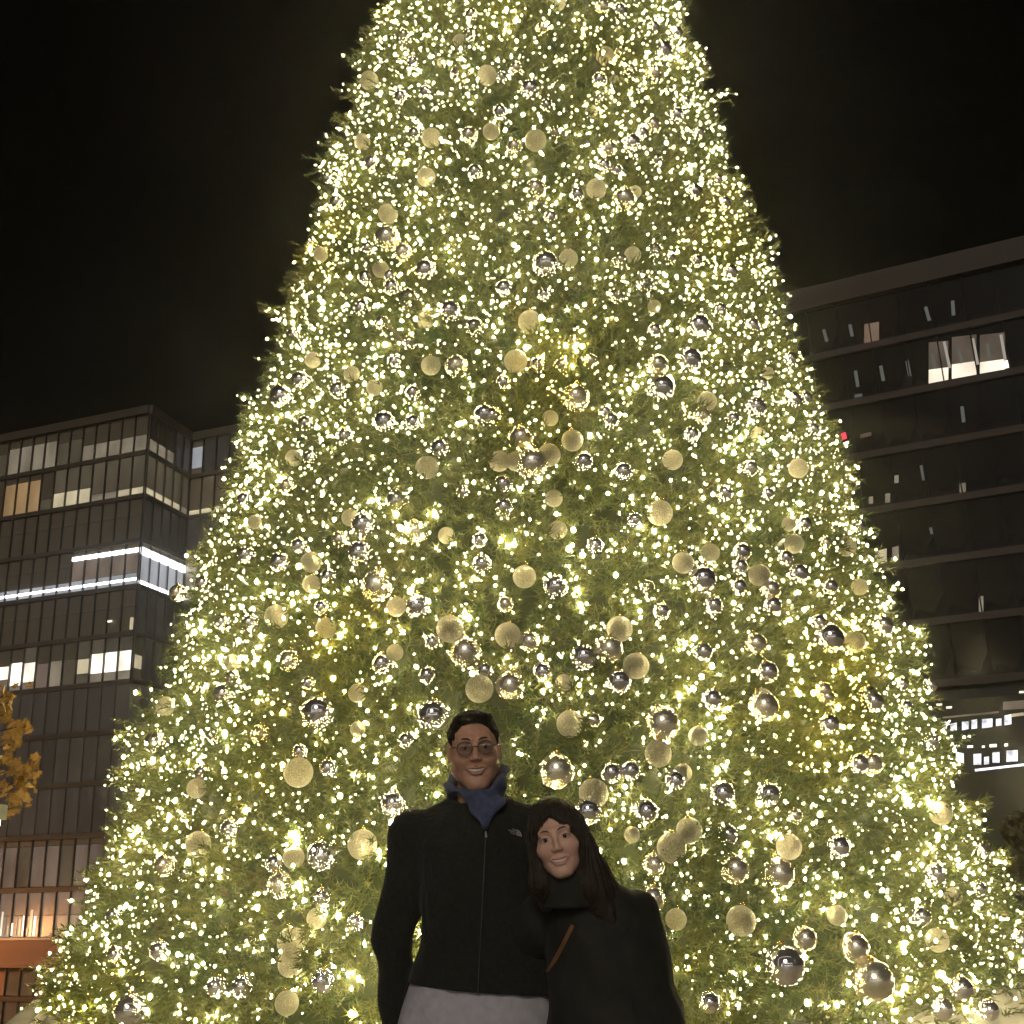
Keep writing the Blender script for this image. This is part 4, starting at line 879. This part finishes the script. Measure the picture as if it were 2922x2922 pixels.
def make_woman():
    global HS
    HS = 0.765; Yb = 2.95; hc = np.array([0.083, 2.845, 1.444]); Rm = rot(R(-5), R(3), R(-11)); X0 = 0.205
    fx = [(hc[0] - .085, hc[0] + .085, .0026)]; fy = [(hc[1] - .11, hc[1] + .08, .0026)]; fz = [(1.335, 1.55, .0026)]
    F = Field(axis(X0 - .34, X0 + .30, .011, fx), axis(Yb - .26, Yb + .30, .011, fy), axis(GZ - .01, 1.58, .011, fz)); P = F.P()
    D = cap_(P, (X0 - .06, Yb + .01, 1.26), (hc[0] + .010, hc[1] + .02, 1.40), .048, .041)
    D = smin(D, column(P, [.84, .94, 1.05, 1.14, 1.23, 1.29], [X0, X0, X0, X0 - .01, X0 - .03, X0 - .05], [Yb] * 6, [.14, .14, .115, .12, .12, .08], [.10, .10, .08, .10, .09, .06]), .05)
    aR = (1, (X0 + .070, Yb + .01, 1.255), (X0 + .105, Yb + .02, 1.04), (X0 + .088, Yb - .04, .86)); aL = (-1, (X0 - .17, Yb + .06, 1.25), (X0 - .25, Yb + .20, 1.14), (X0 - .30, Yb + .25, 1.12))
    for s, sh, el, wr in (aR, aL):
        D = smin(D, cap_(P, sh, el, .036, .030), .03); D = smin(D, cap_(P, el, wr, .030, .022), .02)
        if s > 0: D = smin(D, hand_field(P, wr, (-.1, -.05, -1), (0, 1, 0)), .012)
    kn, an = .54, GZ + .08
    for s in (-1, 1):
        kx = X0 + s * .075
        D = smin(D, cap_(P, (X0 + s * .07, Yb, .86), (kx, Yb - .01, kn), .07, .046), .04); D = smin(D, cap_(P, (kx, Yb - .01, kn), (kx, Yb + .03, an), .046, .030), .02); D = smin(D, cap_(P, (kx, Yb + .04, GZ + .045), (kx, Yb - .11, GZ + .030), .030, .025), .02)
    k = int(np.searchsorted(F.zs, 1.315)); Ps = tuple(q_[:, :, k:] for q_ in P)
    D[:, :, k:] = smin(D[:, :, k:], head_field(local(Ps, hc, Rm, HS), True) * HS, .012)
    V, Q = nets(D, F.xs, F.ys, F.zs); root = Vector((X0, Yb, GZ)); off = np.array(root)
    wo = obj('person', mesh_np('person', V - off, Q, M['skin'], True, head_cols(V, hc, Rm, (0.62, 0.39, 0.29), (0.50, 0.21, 0.19), None, HS)), None, root)
    tag(wo, 'smiling long-haired woman in a black coat leaning her head on the man', 'person', 'couple in front of the tree')
    face_parts(wo, hc, Rm, True)
    # long hair: crown, side parting, curtains down over both shoulders
    F = Field(axis(hc[0] - .14, hc[0] + .24, .0045), axis(hc[1] - .13, hc[1] + .18, .0045), axis(1.10, 1.58, .0045)); P = F.P(); L = local(P, hc, Rm, HS); x, y, z = L; X, Y, Z = P
    D = ell(L, (0, -.022, .040), (.084, .104, .092)) * HS
    D = smin(D, cap_(P, to_world(hc, Rm, (.064, .030, .030)), (hc[0] + .068, hc[1] + .012, 1.33), .019, .034), .02)
    D = smin(D, cap_(P, (hc[0] + .068, hc[1] + .012, 1.33), (hc[0] + .120, hc[1] + .02, 1.25), .038, .030), .03)
    D = smin(D, cap_(P, to_world(hc, Rm, (.060, -.03, .03)), (hc[0] + .104, hc[1] + .06, 1.31), .028, .050), .025)
    D = smin(D, cap_(P, to_world(hc, Rm, (-.068, .012, .030)), (hc[0] - .040, hc[1] + .0, 1.34), .018, .024), .025); D = smin(D, cap_(P, (hc[0] - .040, hc[1] + .0, 1.34), (hc[0] - .030, hc[1] + .01, 1.29), .024, .016), .03)
    D = smin(D, cap_(P, to_world(hc, Rm, (0, -.08, .0)), (hc[0] + .05, hc[1] + .09, 1.26), .05, .05), .04)
    ang = np.arctan2(Y - hc[1] - .02, X - hc[0] - .02); D = D + 0.0016 * np.sin(46 * ang + 3 * np.sin(9 * Z)) + 0.0012 * np.sin(97 * ang + 14 * Z) + .0028 * noise3(P, 34, .2)
    face = ell(L, (-.006, .085, -.034), (.051 + .007 * np.clip(-z / .08, -.6, 1), .105, .104))
    D = smax(D, -np.maximum(face * HS, -y), .008)
    V, Q = nets(D, F.xs, F.ys, F.zs); obj('hair', mesh_np('hair', V - off, Q, M['brown_hair'], True), wo); strands(wo, V, Q, hc, off, 420, M['brown_hair'], 1.20)
    # black coat
    F = Field(axis(X0 - .36, X0 + .34, .0075), axis(Yb - .25, Yb + .34, .0075), axis(.66, 1.42, .0075)); P = F.P(); X, Y, Z = P
    D = column(P, [.70, .80, .95, 1.07, 1.17, 1.25, 1.305, 1.345, 1.385], [X0 + .01, X0 + .01, X0 + .005, X0, X0 - .01, X0 - .02, X0 - .04, X0 - .06, X0 - .07], [Yb] * 9, [.185, .185, .175, .160, .150, .136, .110, .076, .056], [.145, .145, .138, .130, .124, .112, .095, .075, .062], 2.3)
    for s, sh, el, wr in (aR, aL):
        sh2 = (sh[0], sh[1], sh[2] - .012)
        D = smin(D, cap_(P, sh2, el, .070, .066), .014); D = smin(D, cap_(P, el, wr, .066, .048), .014)
    D = D + .0045 * np.sin(34 * Z + 8 * np.sin(6 * X) + 5 * Y) * np.clip((np.abs(X - X0 - .13) < .09) + .35, 0, 1) + .005 * noise3(P, 20, 1.3) + .002 * noise3(P, 60, .3)
    cx_, cy_ = hc[0] + .020, hc[1] + .040; ring = np.abs(np.sqrt(((X - cx_) / 1.05) ** 2 + ((Y - cy_) / 1.05) ** 2) - .062) - .010; D = smin(D, np.maximum(ring, np.maximum(1.28 - Z, Z - (1.372 + .18 * (Y - cy_)))), .015)
    V, Q = nets(D, F.xs, F.ys, F.zs); ct = obj('coat', mesh_np('coat', V - off, Q, M['coat'], True), wo)
    bv = BVHTree.FromPolygons([tuple(v) for v in V], [tuple(q_) for q_ in Q]); pts = []
    for i in range(26):
        t_ = i / 25; x = 1634 + (1536 - 1634) * t_; y = 2640 + (2815 - 2640) * t_ + 8 * math.sin(math.pi * t_); d = ray(x, y).normalized(); h = bv.ray_cast(CAM, d)
        if h[0] is not None: pts.append(h[0] - d * .004 - root)
    mb = MB()
    for i in range(len(pts) - 1):
        t_ = (pts[i + 1] - pts[i]); L_ = t_.length; t_.normalize(); s_ = t_.cross(Vector((0, -1, 0))).normalized(); mb.box((pts[i] + pts[i + 1]) / 2, (.010, .003, L_ * 1.05), (s_, s_.cross(t_), t_))
    if pts: mb.build('bag_strap', M['leather'], wo)
    F = Field(axis(X0 - .2, X0 + .2, .009), axis(Yb - .15, Yb + .15, .009), axis(GZ + .02, .80, .009)); P = F.P(); D = 9.0
    for s in (-1, 1):
        kx = X0 + s * .075; D = smin(D, cap_(P, (X0 + s * .07, Yb, .78), (kx, Yb - .01, kn), .080, .054), .02); D = smin(D, cap_(P, (kx, Yb - .01, kn), (kx, Yb + .03, GZ + .08), .054, .042), .02)
    V, Q = nets(D + 0 * P[0], F.xs, F.ys, F.zs); obj('jeans', mesh_np('jeans', V - off, Q, M['denim'], True), wo)
    for s in (-1, 1):
        F = Field(axis(-.08, .08, .008), axis(-.22, .12, .008), axis(-.01, .22, .008)); P = F.P(); D = smin(cap_(P, (0, .03, .045), (0, -.12, .036), .042, .035), cap_(P, (0, .03, .055), (0, .03, .17), .046, .050), .03); D = np.maximum(D, -P[2])
        V, Q = nets(D, F.xs, F.ys, F.zs); obj('boot', mesh_np('boot', V, Q, M['shoe'], True), wo, (s * .075, .01, .001))
    place(wo); return wo
make_man(); make_woman()

# ================================================================== SMALL THINGS AT THE EDGES
# autumn tree reaching in at the left edge
at_ = empty('autumn_tree', (-5.75, 9.6, STREET_Z)); tag(at_, 'autumn street tree with yellow-brown leaves at the left edge beside the dark office wall', 'tree')
mb = MB(); mb.tube([(0, 0, 0), (.03, 0, 4.2), (-.02, .05, 10.6), (.05, 0, 15.2), (0, .1, 17)], [.26, .22, .14, .07, .02], 10); mb.build('trunk', M['bark'], at_)
lf = MB(); N = 10
out_ = [(0, 0), (.28, .10), (.62, .02), (.48, .34), (.66, .58), (.30, .62), (.0, 1.05), (-.30, .62), (-.66, .58), (-.48, .34), (-.62, .02), (-.28, .10)]
lf.add([(x, y, .10 * math.sin(3 * x) + .10 * y * y) for x, y in out_] + [(0, .45, .0)], [(i, (i + 1) % 12, 12) for i in range(12)])
LEAF = lf.mesh('leaf', M['autumn'])
def leaf(p, s_):
    o = bpy.data.objects.new('leaf', LEAF); o.location = p; o.rotation_euler = (random.uniform(.6, 2.2), random.uniform(-.6, .6), random.uniform(-1.2, 1.2)); o.scale = (s_, s_, s_); link(o, at_)
for (px, py, n_) in ((20, 1985, 12), (45, 2075, 16), (30, 2125, 12), (70, 2190, 18), (85, 2225, 14), (40, 2260, 14), (60, 2300, 10), (10, 2040, 14), (5, 2180, 12), (15, 2330, 6)):
    c = at_y(px, py, 9.6) - at_.location
    mb = MB(); mb.tube([(0, 0, max(.8, c.z - .5)), Vector((c.x * .5, c.y * .5, c.z - .15)), c], [.025, .015, .006], 6); mb.build('branch', M['bark'], at_)
    for k in range(n_): leaf(c + Vector((random.gauss(0, .055), random.gauss(0, .10), random.gauss(0, .055))), random.uniform(.05, .10))
for k in range(90): leaf(Vector((random.gauss(-.35, .45), random.gauss(.2, .6), random.uniform(12.5, 17.0))), random.uniform(.08, .14))

def street_lamp(x, y, z0, h, label, col, power, arm):
    r_ = empty('street_lamp', (x, y, z0)); tag(r_, label, 'street lamp')
    mb = MB(); mb.tube([(0, 0, 0), (0, 0, .5), (0, 0, .55), (0, 0, h)], [.10, .10, .06, .05], 10); mb.build('pole', M['post'], r_)
    mb = MB(); mb.tube([(0, 0, h - .05), (arm * .5, 0, h + .12), (arm, 0, h + .10)], .035, 8); mb.build('arm', M['post'], r_)
    mb = MB(); mb.box((arm, 0, h + .08), (.42, .2, .1)); hd = mb.build('lamp_head', M['post'], r_)
    mb = MB(); mb.box((arm, 0, h + .015), (.36, .16, .05)); mb.build('lamp_glass', M['lamp_w'], hd)
    ld = bpy.data.lights.new('lamp_light', 'POINT'); ld.energy = power; ld.color = col; ld.shadow_soft_size = .12; lo = bpy.data.objects.new('lamp_light', ld); lo.location = (arm, 0, h - .12); link(lo, r_)
pl = at_y(2, 2352, 7.6)
street_lamp(pl.x - .72, 7.6, STREET_Z, pl.z - STREET_Z, 'white street lamp at the left edge under the autumn leaves', (1.0, .66, .32), 8, .5)
street_lamp(-52.0, 80.0, STREET_Z, 8.2, 'assumed unseen street lamp for the orange light on the terracotta shop fascia', (1.0, .40, .12), 5200, .9)  # assumed lamp out of view on the left, added to light the shopfront orange

# lit street trees and a salmon sign at the right edge
def small_tree(px, py, Y, rr_, label):
    c = at_y(px, py, Y); r_ = empty('street_tree', (c.x, Y, STREET_Z)); tag(r_, label, 'tree', 'street trees by the right building')
    H = c.z - STREET_Z; mb = MB(); mb.tube([(0, 0, 0), (.05, 0, H * .5), (0, 0, H)], [.16, .12, .04], 8); mb.build('trunk', M['bark'], r_)
    n = 900; P = RNG.normal(0, 1, (n, 3)); P /= np.linalg.norm(P, axis=1)[:, None]; P = P * (RNG.random(n) ** .4)[:, None] * np.array([rr_, rr_, rr_ * .9]) + np.array([0, 0, H])
    d1 = RNG.normal(0, 1, (n, 3)); d1 /= np.linalg.norm(d1, axis=1)[:, None]; d2 = np.cross(d1, RNG.normal(0, 1, (n, 3))); d2 /= np.linalg.norm(d2, axis=1)[:, None]
    V = np.stack([P - d1 * .16, P + d2 * .09, P + d1 * .16, P - d2 * .09], 1).reshape(-1, 3)
    tag(obj('crown', mesh_np('crown', V, np.arange(n * 4).reshape(-1, 4), M['shrub']), r_), kind='stuff')
small_tree(2925, 2375, 44, .85, 'pale-leaved street tree at the right edge under the bright podium reflections')
small_tree(2930, 2500, 40, .75, 'lower street tree at the right edge beside the salmon sign')
c = at_y(2862, 2588, 38); sg = empty('sign_post', (c.x, 38, STREET_Z)); tag(sg, 'narrow salmon-lit sign standing at the right edge of the Christmas tree', 'sign')
mb = MB(); mb.tube([(0, 0, 0), (0, 0, c.z - STREET_Z - .25)], .05, 8); mb.build('pole', M['post'], sg)
mb = MB(); mb.box((0, 0, c.z - STREET_Z), (.17, .08, .5)); mb.build('sign_panel', M['banner'], sg)

# ================================================================== ADDED GLARE: thin scattering box standing in for lens bloom round the lights
hb = MB(); hb.box((0, 30, 17), (170, 190, 58.4)); glare_volume = hb.build('glare_volume', None)
hm = bpy.data.materials.new('glare_scatter'); hm.use_nodes = True; n_ = hm.node_tree; n_.nodes.remove(n_.nodes['Principled BSDF'])
pv = n_.nodes.new('ShaderNodeVolumePrincipled'); pv.inputs['Density'].default_value = 0.0012; pv.inputs['Anisotropy'].default_value = 0.90; pv.inputs['Color'].default_value = (0.95, 0.95, 0.95, 1)
n_.links.new(pv.outputs[0], n_.nodes['Material Output'].inputs['Volume']); glare_volume.data.materials.append(hm); tag(glare_volume, kind='stuff')
